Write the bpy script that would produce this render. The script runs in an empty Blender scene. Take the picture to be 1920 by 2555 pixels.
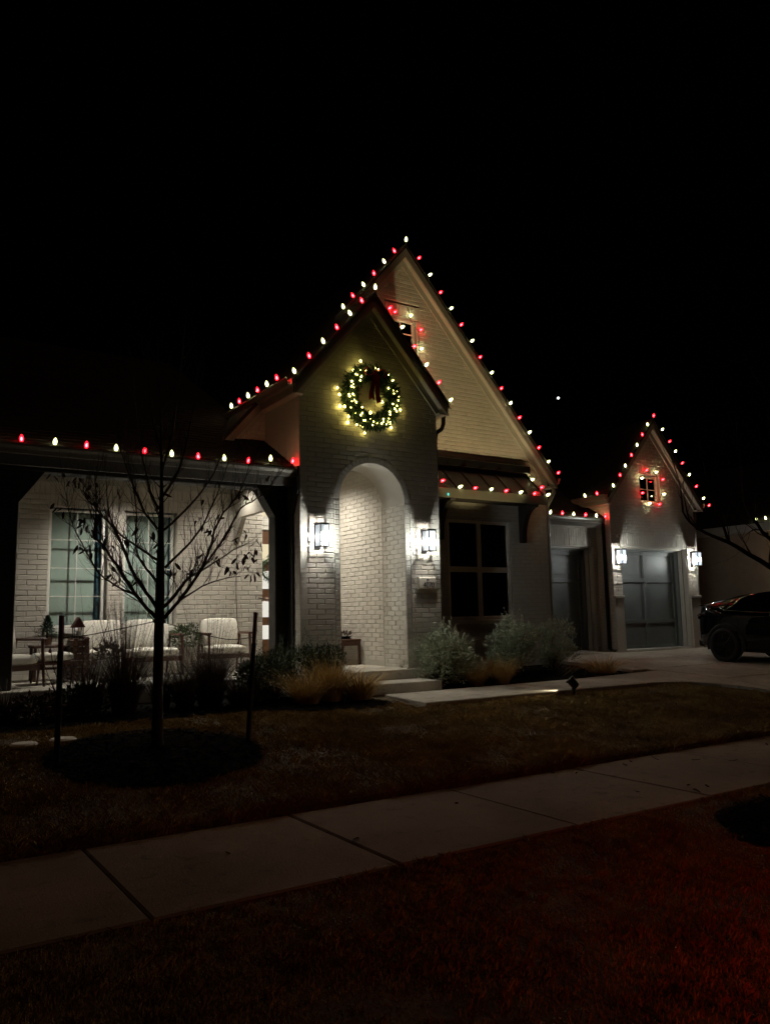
import bpy, math, random
import numpy as np
from mathutils import Vector, Matrix
random.seed(7); rng = np.random.default_rng(7)
R = math.radians
SC = bpy.context.scene
COL = SC.collection

# ------------------------------------------------------------------ camera
# world: +X along the street facade, +Y from street to house, Z up, metres; sidewalk at Z=0
def cam_axes(yaw, pitch, roll):
    fw = Vector((math.sin(yaw)*math.cos(pitch), math.cos(yaw)*math.cos(pitch), math.sin(pitch)))
    r = Vector((math.cos(yaw), -math.sin(yaw), 0)); u = r.cross(fw)
    return r*math.cos(roll)+u*math.sin(roll), -r*math.sin(roll)+u*math.cos(roll), fw
cr, cu, cf = cam_axes(R(32.93), R(7.50), R(-1.142))
CAMP = Vector((0, 0, 1.5))
cd = bpy.data.cameras.new('camera'); cam = bpy.data.objects.new('camera', cd); COL.objects.link(cam)
cd.sensor_fit = 'HORIZONTAL'; cd.sensor_width = 36; cd.lens = 37.5; cd.clip_start = .05; cd.clip_end = 3000
cam.matrix_world = Matrix(((cr.x, cu.x, -cf.x, CAMP.x), (cr.y, cu.y, -cf.y, CAMP.y), (cr.z, cu.z, -cf.z, CAMP.z), (0, 0, 0, 1)))
SC.camera = cam

# ------------------------------------------------------------------ night sky, faint street-lamp-like moonlight, exposure
w = bpy.data.worlds.new('World'); SC.world = w; w.use_nodes = True
nt = w.node_tree; bg = nt.nodes['Background']
sky = nt.nodes.new('ShaderNodeTexSky'); sky.sky_type = 'NISHITA'; sky.sun_disc = False
sky.sun_elevation = R(59); sky.sun_rotation = R(101)
nt.links.new(sky.outputs[0], bg.inputs[0]); bg.inputs[1].default_value = 0.00002
sl = bpy.data.lights.new('street_glow', 'SUN'); sl.energy = 0.075; sl.angle = R(6); sl.color = (1, .60, .35)
so = bpy.data.objects.new('street_glow', sl); COL.objects.link(so)
so.rotation_euler = Vector((-.50, .15, -.85)).to_track_quat('-Z', 'Y').to_euler()
SC.view_settings.view_transform = 'Standard'; SC.view_settings.look = 'None'
SC.view_settings.exposure = 0; SC.view_settings.gamma = 1; SC.view_settings.use_curve_mapping = False
SC.cycles.use_denoising = True; SC.cycles.denoiser = 'OPENIMAGEDENOISE'; SC.cycles.denoising_input_passes = 'RGB_ALBEDO_NORMAL'; SC.cycles.denoising_prefilter = 'ACCURATE'
SC.cycles.max_bounces = 6; SC.cycles.diffuse_bounces = 3; SC.cycles.transparent_max_bounces = 12
SC.cycles.caustics_reflective = False; SC.cycles.caustics_refractive = False
SC.cycles.sample_clamp_indirect = 4

# ------------------------------------------------------------------ materials
def mat(name, col, rough=.8, var=.15, scale=6., bump=.0, bscale=80., metal=0., coat=0., spec=.5, col2=None, var_stretch=None):
    m = bpy.data.materials.new(name); m.use_nodes = True
    n = m.node_tree.nodes; l = m.node_tree.links; b = n['Principled BSDF']
    b.inputs['Roughness'].default_value = rough; b.inputs['Metallic'].default_value = metal
    b.inputs['Coat Weight'].default_value = coat; b.inputs['Specular IOR Level'].default_value = spec
    tc = n.new('ShaderNodeTexCoord'); src = tc.outputs['Object']
    if var_stretch:
        mp = n.new('ShaderNodeMapping'); mp.inputs['Scale'].default_value = var_stretch
        l.new(src, mp.inputs['Vector']); src = mp.outputs[0]
    nz = n.new('ShaderNodeTexNoise'); nz.inputs['Scale'].default_value = scale; nz.inputs['Detail'].default_value = 6
    nz.inputs['Roughness'].default_value = .65
    l.new(src, nz.inputs['Vector'])
    rp = n.new('ShaderNodeValToRGB'); rp.color_ramp.elements[0].position = .3; rp.color_ramp.elements[1].position = .7
    c2 = col2 if col2 else tuple(min(1, c*(1+var)) for c in col)
    rp.color_ramp.elements[0].color = (*[c*(1-var) for c in col], 1); rp.color_ramp.elements[1].color = (*c2, 1)
    l.new(nz.outputs['Fac'], rp.inputs[0]); l.new(rp.outputs[0], b.inputs['Base Color'])
    if bump:
        n2 = n.new('ShaderNodeTexNoise'); n2.inputs['Scale'].default_value = bscale; n2.inputs['Detail'].default_value = 4
        l.new(src, n2.inputs['Vector'])
        bp = n.new('ShaderNodeBump'); bp.inputs['Strength'].default_value = bump; bp.inputs['Distance'].default_value = .01
        l.new(n2.outputs['Fac'], bp.inputs['Height']); l.new(bp.outputs[0], b.inputs['Normal'])
    return m
def emit(name, col, s):
    m = bpy.data.materials.new(name); m.use_nodes = True
    n = m.node_tree.nodes; l = m.node_tree.links; n.remove(n['Principled BSDF'])
    e = n.new('ShaderNodeEmission'); e.inputs[0].default_value = (*col, 1); e.inputs[1].default_value = s
    l.new(e.outputs[0], n['Material Output'].inputs[0]); return m
def glass(name, tint=(.9, .93, .92), ior=1.5, glow=None, gs=0, rough=.0):
    m = bpy.data.materials.new(name); m.use_nodes = True
    n = m.node_tree.nodes; l = m.node_tree.links; n.remove(n['Principled BSDF'])
    t = n.new('ShaderNodeBsdfTransparent'); t.inputs[0].default_value = (*tint, 1)
    g = n.new('ShaderNodeBsdfGlossy'); g.inputs['Roughness'].default_value = rough
    fr = n.new('ShaderNodeFresnel'); fr.inputs[0].default_value = ior
    ge = n.new('ShaderNodeNewGeometry'); su = n.new('ShaderNodeMath'); su.operation = 'SUBTRACT'; su.inputs[0].default_value = 1; l.new(ge.outputs['Backfacing'], su.inputs[1])
    mu = n.new('ShaderNodeMath'); mu.operation = 'MULTIPLY'; l.new(fr.outputs[0], mu.inputs[0]); l.new(su.outputs[0], mu.inputs[1])
    mx = n.new('ShaderNodeMixShader'); l.new(mu.outputs[0], mx.inputs[0]); l.new(t.outputs[0], mx.inputs[1]); l.new(g.outputs[0], mx.inputs[2])
    o = mx.outputs[0]
    if glow:
        e = n.new('ShaderNodeEmission'); e.inputs[0].default_value = (*glow, 1); e.inputs[1].default_value = gs
        ad = n.new('ShaderNodeAddShader'); l.new(o, ad.inputs[0]); l.new(e.outputs[0], ad.inputs[1]); o = ad.outputs[0]
    l.new(o, n['Material Output'].inputs[0]); return m
def concrete(name, col):
    m = mat(name, col, .92, .13, 2.4, .35, 70, spec=.2); n = m.node_tree.nodes; l = m.node_tree.links; b = n['Principled BSDF']
    base = b.inputs['Base Color'].links[0].from_socket
    geo = n.new('ShaderNodeNewGeometry')
    for sc, lo, hi, amt in ((.55, .38, .62, .72), (7., .58, .70, .70), (26., .60, .68, .78)):
        z = n.new('ShaderNodeTexNoise'); z.inputs['Scale'].default_value = sc; z.inputs['Detail'].default_value = 5; z.inputs['Distortion'].default_value = .6
        l.new(geo.outputs['Position'], z.inputs['Vector'])
        r = n.new('ShaderNodeValToRGB'); r.color_ramp.elements[0].position = lo; r.color_ramp.elements[1].position = hi
        c0, c1 = ((amt,)*3+(1,), (1, 1, 1, 1)) if sc < 1 else ((1, 1, 1, 1), (amt, amt*.97, amt*.94, 1))
        r.color_ramp.elements[0].color = c0; r.color_ramp.elements[1].color = c1
        l.new(z.outputs['Fac'], r.inputs[0])
        x = n.new('ShaderNodeMix'); x.data_type = 'RGBA'; x.blend_type = 'MULTIPLY'; x.inputs['Factor'].default_value = 1
        l.new(base, x.inputs['A']); l.new(r.outputs[0], x.inputs['B']); base = x.outputs['Result']
    l.new(base, b.inputs['Base Color']); return m
MT = {}
MT['brick'] = mat('painted_brick', (.56, .52, .45), .75, .07, 3.5, .25, 90, spec=.3)
MT['mortar'] = mat('painted_mortar', (.49, .45, .39), .85, .08, 5, .3, 120, spec=.2)
MT['trim'] = mat('trim_paint', (.44, .41, .35), .55, .05, 4)
MT['fascia'] = mat('fascia_paint', (.24, .215, .18), .5, .08, 4)
MT['soffit'] = mat('soffit_paint', (.5, .47, .4), .6, .05, 4)
MT['timber'] = mat('dark_timber', (.022, .018, .015), .6, .3, 9, .2, 60, var_stretch=(6, 6, .6))
MT['shingle'] = mat('roof_shingle', (.020, .018, .016), .95, .35, 14, .5, 150, spec=.1)
MT['metalroof'] = mat('bronze_metal_roof', (.05, .045, .036), .42, .1, 3, metal=.6)
MT['gutter'] = mat('gutter_metal', (.3, .27, .22), .35, .05, 3, metal=.2)
MT['darkmetal'] = mat('dark_metal', (.02, .019, .018), .35, .15, 20, metal=.6)
MT['gdoor'] = mat('garage_door_paint', (.15, .157, .148), .5, .06, 3, .08, 160)
MT['white'] = mat('white_vinyl', (.74, .72, .66), .4, .04, 5)
MT['tanframe'] = mat('window_frame_tan', (.74, .69, .60), .45, .06, 5)
MT['glass'] = glass('window_glass')
MT['screenglass'] = glass('screened_glass', (.55, .55, .55))
MT['curtain'] = mat('grey_blind', (.20, .20, .19), .9, .1, 3)
MT['bronze'] = mat('bronze_board', (.13, .12, .09), .5, .1, 4)
MT['darkglass'] = glass('dark_window_glass', (.12, .12, .12))
MT['lampglass'] = glass('lantern_glass', (.9, .94, .96), 1.35, glow=(.9, .95, 1), gs=.30)  # panes glow on their own: bulb glare put into the glass
MT['shade'] = mat('roller_shade', (.56, .63, .57), .9, .05, 3, .15, 200)
MT['bluelit_wall'] = mat('blue_lit_interior', (.13, .26, .34), .9, .1, 3)  # blue light of the room put into the wall colour
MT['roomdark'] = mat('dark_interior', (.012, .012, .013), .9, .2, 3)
MT['concrete'] = concrete('concrete', (.31, .235, .185))
MT['concrete_light'] = concrete('walk_concrete', (.56, .52, .44))
MT['asphalt'] = mat('asphalt', (.05, .05, .05), .95, .3, 20, .6, 120)
MT['soil'] = mat('lawn_soil', (.085, .06, .03), .95, .5, 5, .8, 40, col2=(.15, .11, .055))
MT['grass'] = mat('dormant_grass', (.36, .26, .10), .8, .4, 2.5, col2=(.56, .42, .19), spec=.15)
MT['mulch'] = mat('black_mulch', (.007, .006, .005), .95, .5, 40, .8, 60, spec=.02)
MT['chip'] = mat('mulch_chip', (.014, .011, .009), .95, .6, 30, spec=.02)
MT['bark'] = mat('tree_bark', (.06, .042, .034), .9, .4, 14, .8, 40, var_stretch=(2, 2, .4))
MT['leaf'] = mat('dry_leaf', (.045, .022, .016), .8, .5, 8)
MT['cushion'] = mat('cream_cushion', (.74, .70, .61), .9, .04, 5, .15, 220)
MT['wood'] = mat('brown_wood', (.085, .032, .016), .5, .35, 8, .15, 50, var_stretch=(1, 6, 6))
MT['doorwood'] = mat('door_wood', (.10, .042, .015), .45, .3, 8, .1, 50, var_stretch=(6, 6, .8))
MT['sage'] = mat('sage_leaf', (.40, .44, .31), .8, .35, 9, spec=.2)
MT['green'] = mat('green_leaf', (.045, .075, .028), .7, .4, 9)
MT['tan'] = mat('feather_grass', (.56, .40, .17), .75, .35, 5, spec=.2)
MT['darkgrass'] = mat('purple_fountain_grass', (.085, .06, .045), .75, .5, 6)
MT['needle'] = mat('pine_needle', (.030, .068, .030), .6, .4, 15)
MT['red'] = mat('red_velvet', (.34, .012, .016), .55, .3, 12)
MT['redpaint'] = mat('red_paint', (.075, .010, .008), .6, .3, 12)
MT['terra'] = mat('terracotta', (.24, .13, .08), .8, .15, 9)
MT['stone'] = mat('cast_stone', (.74, .69, .58), .8, .06, 6, .2, 120)
MT['black'] = mat('black_paint', (.01, .01, .01), .5, .1, 9)
MT['wire'] = mat('light_wire', (.02, .03, .02), .6, .1, 9)
MT['carpaint'] = mat('black_car_paint', (.002, .002, .0025), .005, .0, 3, spec=.45)
MT['carglass'] = mat('car_glass', (.002, .002, .0025), .005, .0, 3, spec=.5)
MT['tyre'] = mat('tyre_rubber', (.012, .012, .012), .85, .2, 20)
MT['rim'] = mat('dark_alloy', (.015, .015, .015), .45, .1, 20, metal=.8)
MT['chrome'] = mat('satin_chrome', (.22, .22, .21), .25, .02, 3, metal=1.)
MT['taillens'] = mat('tail_lens', (.12, .004, .004), .1, .1, 20, coat=1.)
MT['neigh'] = mat('neighbour_brick', (.34, .27, .20), .85, .12, 3, .4, 40)
MT['skin'] = mat('skin', (.52, .30, .22), .55, .06, 10)
MT['cloth'] = mat('dark_jacket', (.035, .04, .055), .9, .2, 20)
MT['denim'] = mat('denim', (.03, .045, .08), .9, .2, 20)
MT['hair'] = mat('brown_hair', (.03, .018, .012), .6, .2, 40)
MT['tape'] = mat('white_tape', (.6, .58, .52), .7, .1, 9)
MT['rope'] = mat('tie_rope', (.07, .06, .05), .9, .2, 30)
MT['stakewood'] = mat('stake_wood', (.22, .13, .07), .85, .25, 9, .2, 40)
MT['stakered'] = mat('stake_red', (.16, .03, .025), .85, .25, 9)
MT['W'] = emit('led_white', (1, .96, .55), 60); MT['Rr'] = emit('led_red', (1, .035, .045), 60)
MT['Wshell'] = glass('white_bulb_shell', (.95, .95, .85), 1.25, (.97, 1, .42), 1.5)  # both shells glow too: the bulbs' halo put into their colour
MT['Rshell'] = glass('red_bulb_shell', (.95, .42, .40), 1.25, (1, .012, .03), 2.2)
MT['mini'] = emit('mini_led', (1, .82, .20), 22)
MT['lamp'] = emit('lamp_filament', (1, .96, .88), 820)
MT['can'] = emit('downlight_lens', (1, .9, .76), 6)
MT['lite'] = emit('lit_door_glass', (1, .86, .56), .85)
MT['litepale'] = emit('lit_door_glass_pale', (1, .96, .84), .8)
MT['teal'] = emit('teal_indicator', (.1, .9, .75), 1.2)

# ------------------------------------------------------------------ mesh helpers
def wloc(o):
    v = Vector((0, 0, 0))
    while o: v = v+o.location; o = o.parent
    return v
class MB:
    def __init__(s, M=None): s.v = []; s.f = []; s.M = M
    def add(s, vs, fs):
        b = len(s.v)
        s.v += [tuple(s.M @ Vector(p)) for p in vs] if s.M else [tuple(p) for p in vs]
        s.f += [tuple(b+i for i in f) for f in fs]
    def box(s, x0, x1, y0, y1, z0, z1):
        s.add([(x0,y0,z0),(x1,y0,z0),(x1,y1,z0),(x0,y1,z0),(x0,y0,z1),(x1,y0,z1),(x1,y1,z1),(x0,y1,z1)],
              [(0,3,2,1),(4,5,6,7),(0,1,5,4),(1,2,6,5),(2,3,7,6),(3,0,4,7)]); return s
    def bbox(s, x0, x1, y0, y1, z0, z1, b=.01):
        # box with chamfered edges
        X = (x0, x0+b, x1-b, x1); Y = (y0, y0+b, y1-b, y1); Z = (z0, z0+b, z1-b, z1)
        vs = []; key = {}
        def V(i, j, k):
            if (i, j, k) not in key: key[(i, j, k)] = len(vs); vs.append((X[i], Y[j], Z[k]))
            return key[(i, j, k)]
        fs = []
        fs += [(V(1,1,0),V(1,2,0),V(2,2,0),V(2,1,0)), (V(1,1,3),V(2,1,3),V(2,2,3),V(1,2,3))]
        fs += [(V(1,0,1),V(2,0,1),V(2,0,2),V(1,0,2)), (V(1,3,1),V(1,3,2),V(2,3,2),V(2,3,1))]
        fs += [(V(0,1,1),V(0,1,2),V(0,2,2),V(0,2,1)), (V(3,1,1),V(3,2,1),V(3,2,2),V(3,1,2))]
        for a, A in ((1,0),(2,3)):
            for c, Cc in ((1,0),(2,3)):
                fs.append((V(1,A,c),V(2,A,c),V(2,a,Cc),V(1,a,Cc)))
                fs.append((V(A,1,c),V(A,2,c),V(a,2,Cc),V(a,1,Cc)))
                fs.append((V(A,c,1),V(A,c,2),V(a,Cc,2),V(a,Cc,1)))
                for e, E_ in ((1,0),(2,3)): fs.append((V(A,c,e),V(a,Cc,e),V(a,c,E_)))
        s.add(vs, fs); return s
    def prism(s, poly, d, ax='y'):
        # poly: 2D list, extruded over d=(d0,d1) along axis
        n = len(poly); P = []
        for t in d:
            for a, b in poly: P.append({'y': (a, t, b), 'x': (t, a, b), 'z': (a, b, t)}[ax])
        s.add(P, [tuple(range(n)), tuple(range(2*n-1, n-1, -1))]+[(i, (i+1) % n, n+(i+1) % n, n+i) for i in range(n)]); return s
    def tube(s, pts, rad, n=8, cap=True):
        pts = [Vector(p) for p in pts]; m = len(pts)
        if not hasattr(rad, '__len__'): rad = [rad]*m
        prev = None; vs = []
        for i, p in enumerate(pts):
            t = (pts[min(i+1, m-1)]-pts[max(i-1, 0)])
            if t.length < 1e-9: t = Vector((0, 0, 1))
            t.normalize()
            if prev is None:
                a = Vector((0, 0, 1)) if abs(t.z) < .9 else Vector((1, 0, 0)); u = t.cross(a).normalized()
            else:
                u = prev-t*prev.dot(t)
                u = u.normalized() if u.length > 1e-6 else t.orthogonal().normalized()
            prev = u; v2 = t.cross(u)
            for k in range(n):
                a = 2*math.pi*k/n; vs.append(p+(u*math.cos(a)+v2*math.sin(a))*rad[i])
        fs = []
        for i in range(m-1):
            for k in range(n): fs.append((i*n+k, i*n+(k+1) % n, (i+1)*n+(k+1) % n, (i+1)*n+k))
        if cap: fs += [tuple(range(n-1, -1, -1)), tuple(range((m-1)*n, m*n))]
        s.add(vs, fs); return s
    def lathe(s, prof, c=(0,0,0), n=16, ax=(0,0,1)):
        ax = Vector(ax).normalized(); u = ax.orthogonal().normalized(); w2 = ax.cross(u); c = Vector(c); vs = []
        for r, h in prof:
            for k in range(n):
                a = 2*math.pi*k/n; vs.append(c+ax*h+(u*math.cos(a)+w2*math.sin(a))*max(r, 1e-4))
        m = len(prof); fs = []
        for i in range(m-1):
            for k in range(n): fs.append((i*n+k, i*n+(k+1) % n, (i+1)*n+(k+1) % n, (i+1)*n+k))
        fs += [tuple(range(n-1, -1, -1)), tuple(range((m-1)*n, m*n))]
        s.add(vs, fs); return s
    def build(s, name, m, parent=None, smooth=False, bevel=0):
        o_ = wloc(parent) if parent else Vector((0, 0, 0))
        me = bpy.data.meshes.new(name)
        me.from_pydata([(x-o_.x, y-o_.y, z-o_.z) for x, y, z in s.v], [], s.f); me.update()
        return link(name, me, m, parent, smooth)
def link(name, me, m, parent=None, smooth=False):
    me.materials.append(MT[m] if isinstance(m, str) else m)
    if smooth: me.shade_smooth()
    o = bpy.data.objects.new(name, me); COL.objects.link(o); o.parent = parent
    return o
def np_mesh(name, V, F, m, parent=None):
    # V (n,3) float array, F (k,c) int array of equal-size faces
    V = np.asarray(V, np.float32); F = np.asarray(F, np.int32); k, c = F.shape
    if parent: V = V-np.array(wloc(parent), np.float32)
    me = bpy.data.meshes.new(name)
    me.vertices.add(len(V)); me.vertices.foreach_set('co', V.ravel())
    me.loops.add(k*c); me.loops.foreach_set('vertex_index', F.ravel())
    me.polygons.add(k); me.polygons.foreach_set('loop_start', np.arange(0, k*c, c, dtype=np.int32))
    me.polygons.foreach_set('loop_total', np.full(k, c, np.int32))
    me.update(calc_edges=True); me.validate(); me.shade_flat()
    return link(name, me, m, parent)
def thing(name, label, cat, loc=(0, 0, 0), group=None):
    o = bpy.data.objects.new(name, None); COL.objects.link(o); o.location = loc; o.empty_display_size = .1
    return tag(o, label, cat, group)
def tag(o, label=None, cat=None, group=None, kind=None):
    if label: o['label'] = label
    if cat: o['category'] = cat
    if group: o['group'] = group
    if kind: o['kind'] = kind
    return o
def copy_tree(o, parent=None, dloc=(0, 0, 0)):
    c = o.copy(); COL.objects.link(c); c.parent = parent; c.location = Vector(o.location)+Vector(dloc)
    for ch in list(o.children): copy_tree(ch, c)
    return c
def light(name, kind, loc, e, col=(1, .95, .85), rad=.02, parent=None, **kw):
    l = bpy.data.lights.new(name, kind); l.energy = e; l.color = col
    if kind in ('POINT', 'SPOT'): l.shadow_soft_size = rad
    for k, v in kw.items(): setattr(l, k, v)
    o = bpy.data.objects.new(name, l); COL.objects.link(o); o.parent = parent
    o.location = Vector(loc)-(wloc(parent) if parent else Vector((0, 0, 0)))
    return o
def interp(pts, x):
    if x <= pts[0][0]: return pts[0][1]
    for (a, b), (c, d) in zip(pts, pts[1:]):
        if x <= c: return b+(d-b)*(x-a)/(c-a)
    return pts[-1][1]

# ================================================================== SETTING: ground, walks, drive
GP = [(-300, -.16), (.9, -.16), (1.0, -.03), (4.26, -.02), (4.31, -.09), (5.85, -.09), (5.9, .035), (6.3, .075), (8.55, .335), (9.95, .37), (10.7, .42), (12.8, .52), (15, .56), (40, .6), (600, 3)]
G = lambda y: interp(GP, y)
DP = [(4.2, -.012), (5.88, .0), (8.6, .365), (9.95, .435), (12.9, .61)]
D = lambda y: interp(DP, y)
ys = [-300, -60, -10, -2, .88, .98, 1.02, 2.5, 4.25, 4.31, 5.85, 5.9] + [5.9+.35*i for i in range(1, 30)] + [18, 24, 40, 90, 250, 600]
xs = [-400, -120, -40, -15, -6] + [-3+1.5*i for i in range(21)] + [36, 60, 130, 400]
V = np.array([(x, y, G(y)) for y in ys for x in xs]); nx = len(xs)
F = np.array([(j*nx+i, j*nx+i+1, (j+1)*nx+i+1, (j+1)*nx+i) for j in range(len(ys)-1) for i in range(nx-1)])
tag(np_mesh('ground', V, F, 'soil'), kind='structure')
rd = MB().box(-300, 300, -9, .78, -.2, -.152).build('road', 'asphalt'); tag(rd, kind='structure')
kb = MB()
for i in range(-10, 30): kb.bbox(i*3.0, i*3.0+2.985, .78, .99, -.2, .0, .025)
tag(kb.build('kerb', 'concrete'), kind='structure')
def slab(mb, poly, zf, th=.1, b=.012):
    # polygon slab in plan (ccw), top at zf(x,y), chamfered top edge
    n = len(poly); cx = sum(p[0] for p in poly)/n; cy = sum(p[1] for p in poly)/n
    ins = []
    for x, y in poly:
        d = math.hypot(x-cx, y-cy); k = 1-b*1.5/d; ins.append((cx+(x-cx)*k, cy+(y-cy)*k))
    vs = [(x, y, zf(x, y)-th) for x, y in poly]+[(x, y, zf(x, y)-b) for x, y in poly]+[(x, y, zf(x, y)) for x, y in ins]
    fs = [tuple(range(n-1, -1, -1)), tuple(range(2*n, 3*n))]
    for k in (0, n): fs += [(k+i, k+(i+1) % n, k+n+(i+1) % n, k+n+i) for i in range(n)]
    mb.add(vs, fs); return mb
sw = MB().box(-12, 40, 4.32, 5.84, -.14, -.075).build('sidewalk', 'soil'); tag(sw, kind='structure')
J = [1.32+1.53*i for i in range(-6, 22)]
for a, b in zip(J, J[1:]):
    dz = random.uniform(-.004, .004)
    slab(MB(), [(a+.006, 4.30), (b-.006, 4.30), (b-.006, 5.86), (a+.006, 5.86)], lambda x, y: dz).build('slab', 'concrete', sw)
WZ = .40
wk = MB().box(6.4, 12.0, 8.6, 9.93, .2, WZ-.09).build('front_walk', 'soil'); tag(wk, kind='structure')
WJ = [6.15, 7.3, 8.85, 10.4]
for a, b in zip(WJ, WJ[1:]):
    slab(MB(), [(a+.006, 8.62), (b-.006, 8.60), (b-.006, 9.95), (a+(.22 if a < 6.5 else .006), 9.95)], lambda x, y: WZ, .12).build('slab', 'concrete_light', wk)
def zwalk(x, y):
    t = min(1, max(0, (x-10.4)/2.0)); return WZ*(1-t)+D(y)*t
slab(MB(), [(10.406, 8.60), (10.85, 8.56), (11.3, 8.42), (11.65, 8.15), (11.9, 7.75), (12.05, 7.2), (12.394, 7.2), (12.394, 8.58), (12.394, 9.95), (10.406, 9.95)], zwalk, .14).build('slab', 'concrete_light', wk)
dw = MB().box(12.2, 18.2, 5.95, 12.7, -.2, -.1).build('driveway', 'soil'); tag(dw, kind='structure')
DJ = [5.88, 7.2, 8.58, 10.2, 11.5, 12.74]
for y0, y1 in zip(DJ, DJ[1:]):
    for x0, x1 in ((12.4, 15.2), (15.2, 18.2)):
        slab(MB(), [(x0+.006, y0+.006), (x1-.006, y0+.006), (x1-.006, y1-.006), (x0+.006, y1-.006)], lambda x, y: D(y), .16).build('slab', 'concrete_light', dw)
    if y0 > 9.9: slab(MB(), [(12.0, y0+.006), (12.394, y0+.006), (12.394, y1-.006), (12.0, y1-.006)], lambda x, y: D(y), .16).build('slab', 'concrete_light', dw)
slab(MB(), [(11.72, 12.746), (17.5, 12.746), (17.5, 13.75), (11.72, 13.75)], lambda x, y: .612, .2).build('garage_apron', 'concrete_light', dw)

# ================================================================== HOUSE
house = thing('brick_house', 'painted brick house with steep gables, arched entry and lit porch', 'house', (8.0, 12.0, .4))
BR = []          # every brick: (wall part, centre, u, n, length, height)
class Wall:
    """brick wall: backing strips + bricks; u horizontal unit, n outward normal, intervals(z)->[(u0,u1)]"""
    def __init__(s, name, O, u, n, z0, z1, intervals, back=.12, ch=.0775, bl=.275, soldiers=(), pick=True, course_off=0.):
        s.O = Vector((O[0], O[1], 0)); s.u = Vector((u[0], u[1], 0)); s.n = Vector((n[0], n[1], 0))
        mb = MB(); bricks = []; j = .009; rec = .008
        def strip(a, b, za, zb):
            p = [s.O+s.u*t-s.n*d for t in (a, b) for d in (rec, back)]
            pts = [(q.x, q.y, z) for z in (za, zb) for q in p]
            mb.add(pts, [(0,2,3,1),(4,5,7,6),(0,4,6,2),(1,3,7,5),(0,1,5,4),(2,6,7,3)])
        k = 0; z = z0
        while z < z1-.01:
            zt = min(z+ch, z1)
            for a, b in intervals((z+zt)/2):
                if b-a < .02: continue
                strip(a, b, z, zt)
                off = (k % 2)*.5*bl + random.uniform(-.012, .012)
                t = a; first = True
                e = (math.floor((a-off)/bl)+1)*bl+off
                if e-a < .05: e += bl
                while t < b-.004:
                    e2 = min(e, b)
                    if b-e2 < .045: e2 = b
                    L = e2-t-j
                    if L > .015 and zt-z > .03: bricks.append((t+(e2-t)/2, (z+zt)/2, L, zt-z-j))
                    t = e2; e = e2+bl
            z = zt; k += 1
        for (a, b, za, zb) in soldiers:
            strip(a, b, za, zb); nb = max(1, round((b-a)/.0775)); sw_ = (b-a)/nb
            for i in range(nb): bricks.append((a+(i+.5)*sw_, (za+zb)/2, sw_-j, zb-za-j))
        s.part = mb.build(name, 'mortar', house)
        for (t, zz, L, h) in bricks:
            c = s.O+s.u*t; BR.append((s.part, Vector((c.x, c.y, zz)), s.u, s.n, L, h, pick))
def brick_verts(u, n, L, h, dep, tilt):
    b = .005; d = dep
    P = []
    for (k, dd, t) in ((0, -.012, 0), (0, d-b, 1), (b, d, 2)):
        for a, c in ((-1, -1), (1, -1), (1, 1), (-1, 1)):
            P.append((a*(L/2-k), dd+(tilt[0]*a+tilt[1]*c if t else 0), c*(h/2-k)))
    return P
BF = [(8,9,10,11)]+[(k+i, k+(i+1) % 4, k+4+(i+1) % 4, k+4+i) for k in (0, 4) for i in range(4)]
def finish_bricks(limit=285):
    def score(b):
        part, c, u, n, L, h, pick = b
        if not pick: return 0
        d = c-CAMP; q = d.dot(cf)
        if q < 1 or d.dot(n) > 0: return 0
        px = abs(d.dot(cr)/q); py = d.dot(cu)/q
        if px > .48 or abs(py) > .64: return 0
        return L*h*abs(d.normalized().dot(n))/d.length_squared
    order = sorted(range(len(BR)), key=lambda i: -score(BR[i]))
    chosen = set(i for i in order[:limit] if score(BR[i]) > 0)
    groups = {}; cache = {}
    for i, (part, c, u, n, L, h, pick) in enumerate(BR):
        dep = random.uniform(-.0012, .0016)+(.002 if random.random() < .08 else 0); tilt = (random.uniform(-.0009, .0009), random.uniform(-.0009, .0009))
        if i in chosen:
            key = (round(L, 2), round(h, 2), i % 3)
            if key not in cache:
                me = bpy.data.meshes.new('brick'); me.from_pydata(brick_verts(0, 0, L, h, dep, tilt), [], BF); me.update()
                me.materials.append(MT['brick']); cache[key] = me
            o = bpy.data.objects.new('brick', cache[key]); COL.objects.link(o); o.parent = part
            z = Vector((0, 0, 1)); l = c-wloc(part)
            o.matrix_local = Matrix(((u.x, n.x, z.x, l.x), (u.y, n.y, z.y, l.y), (u.z, n.z, z.z, l.z), (0, 0, 0, 1)))
        else:
            groups.setdefault(part.name, [part, [], []]); g = groups[part.name]; b0 = len(g[1])
            for (a, d, hz) in brick_verts(0, 0, L, h, dep, tilt): g[1].append(tuple(c+u*a+n*d+Vector((0, 0, hz))))
            g[2] += [tuple(b0+k for k in f) for f in BF]
    for part, vs, fs in groups.values(): tag(np_mesh('brickwork', vs, fs, 'brick', part), kind='stuff')
def cut(iv, x0, x1):
    out = []
    for a, b in iv:
        if x1 <= a or x0 >= b: out.append((a, b)); continue
        if x0 > a: out.append((a, x0))
        if x1 < b: out.append((x1, b))
    return out
SL = 1.14
XT0, XT1, YT, XTC = 5.407, 8.007, 10.7, 6.707     # arched tower
XB0, XB1, YB, XBC = 4.735, 11.705, 11.95, 8.22    # main gable
XG0, XG1, YG, XGC = 14.56, 17.68, 12.8, 16.12     # garage gable
FL = .69                                           # porch floor
AC, AR, AS = 6.703, .603, 3.35                     # arch centre, radius, spring
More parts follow.
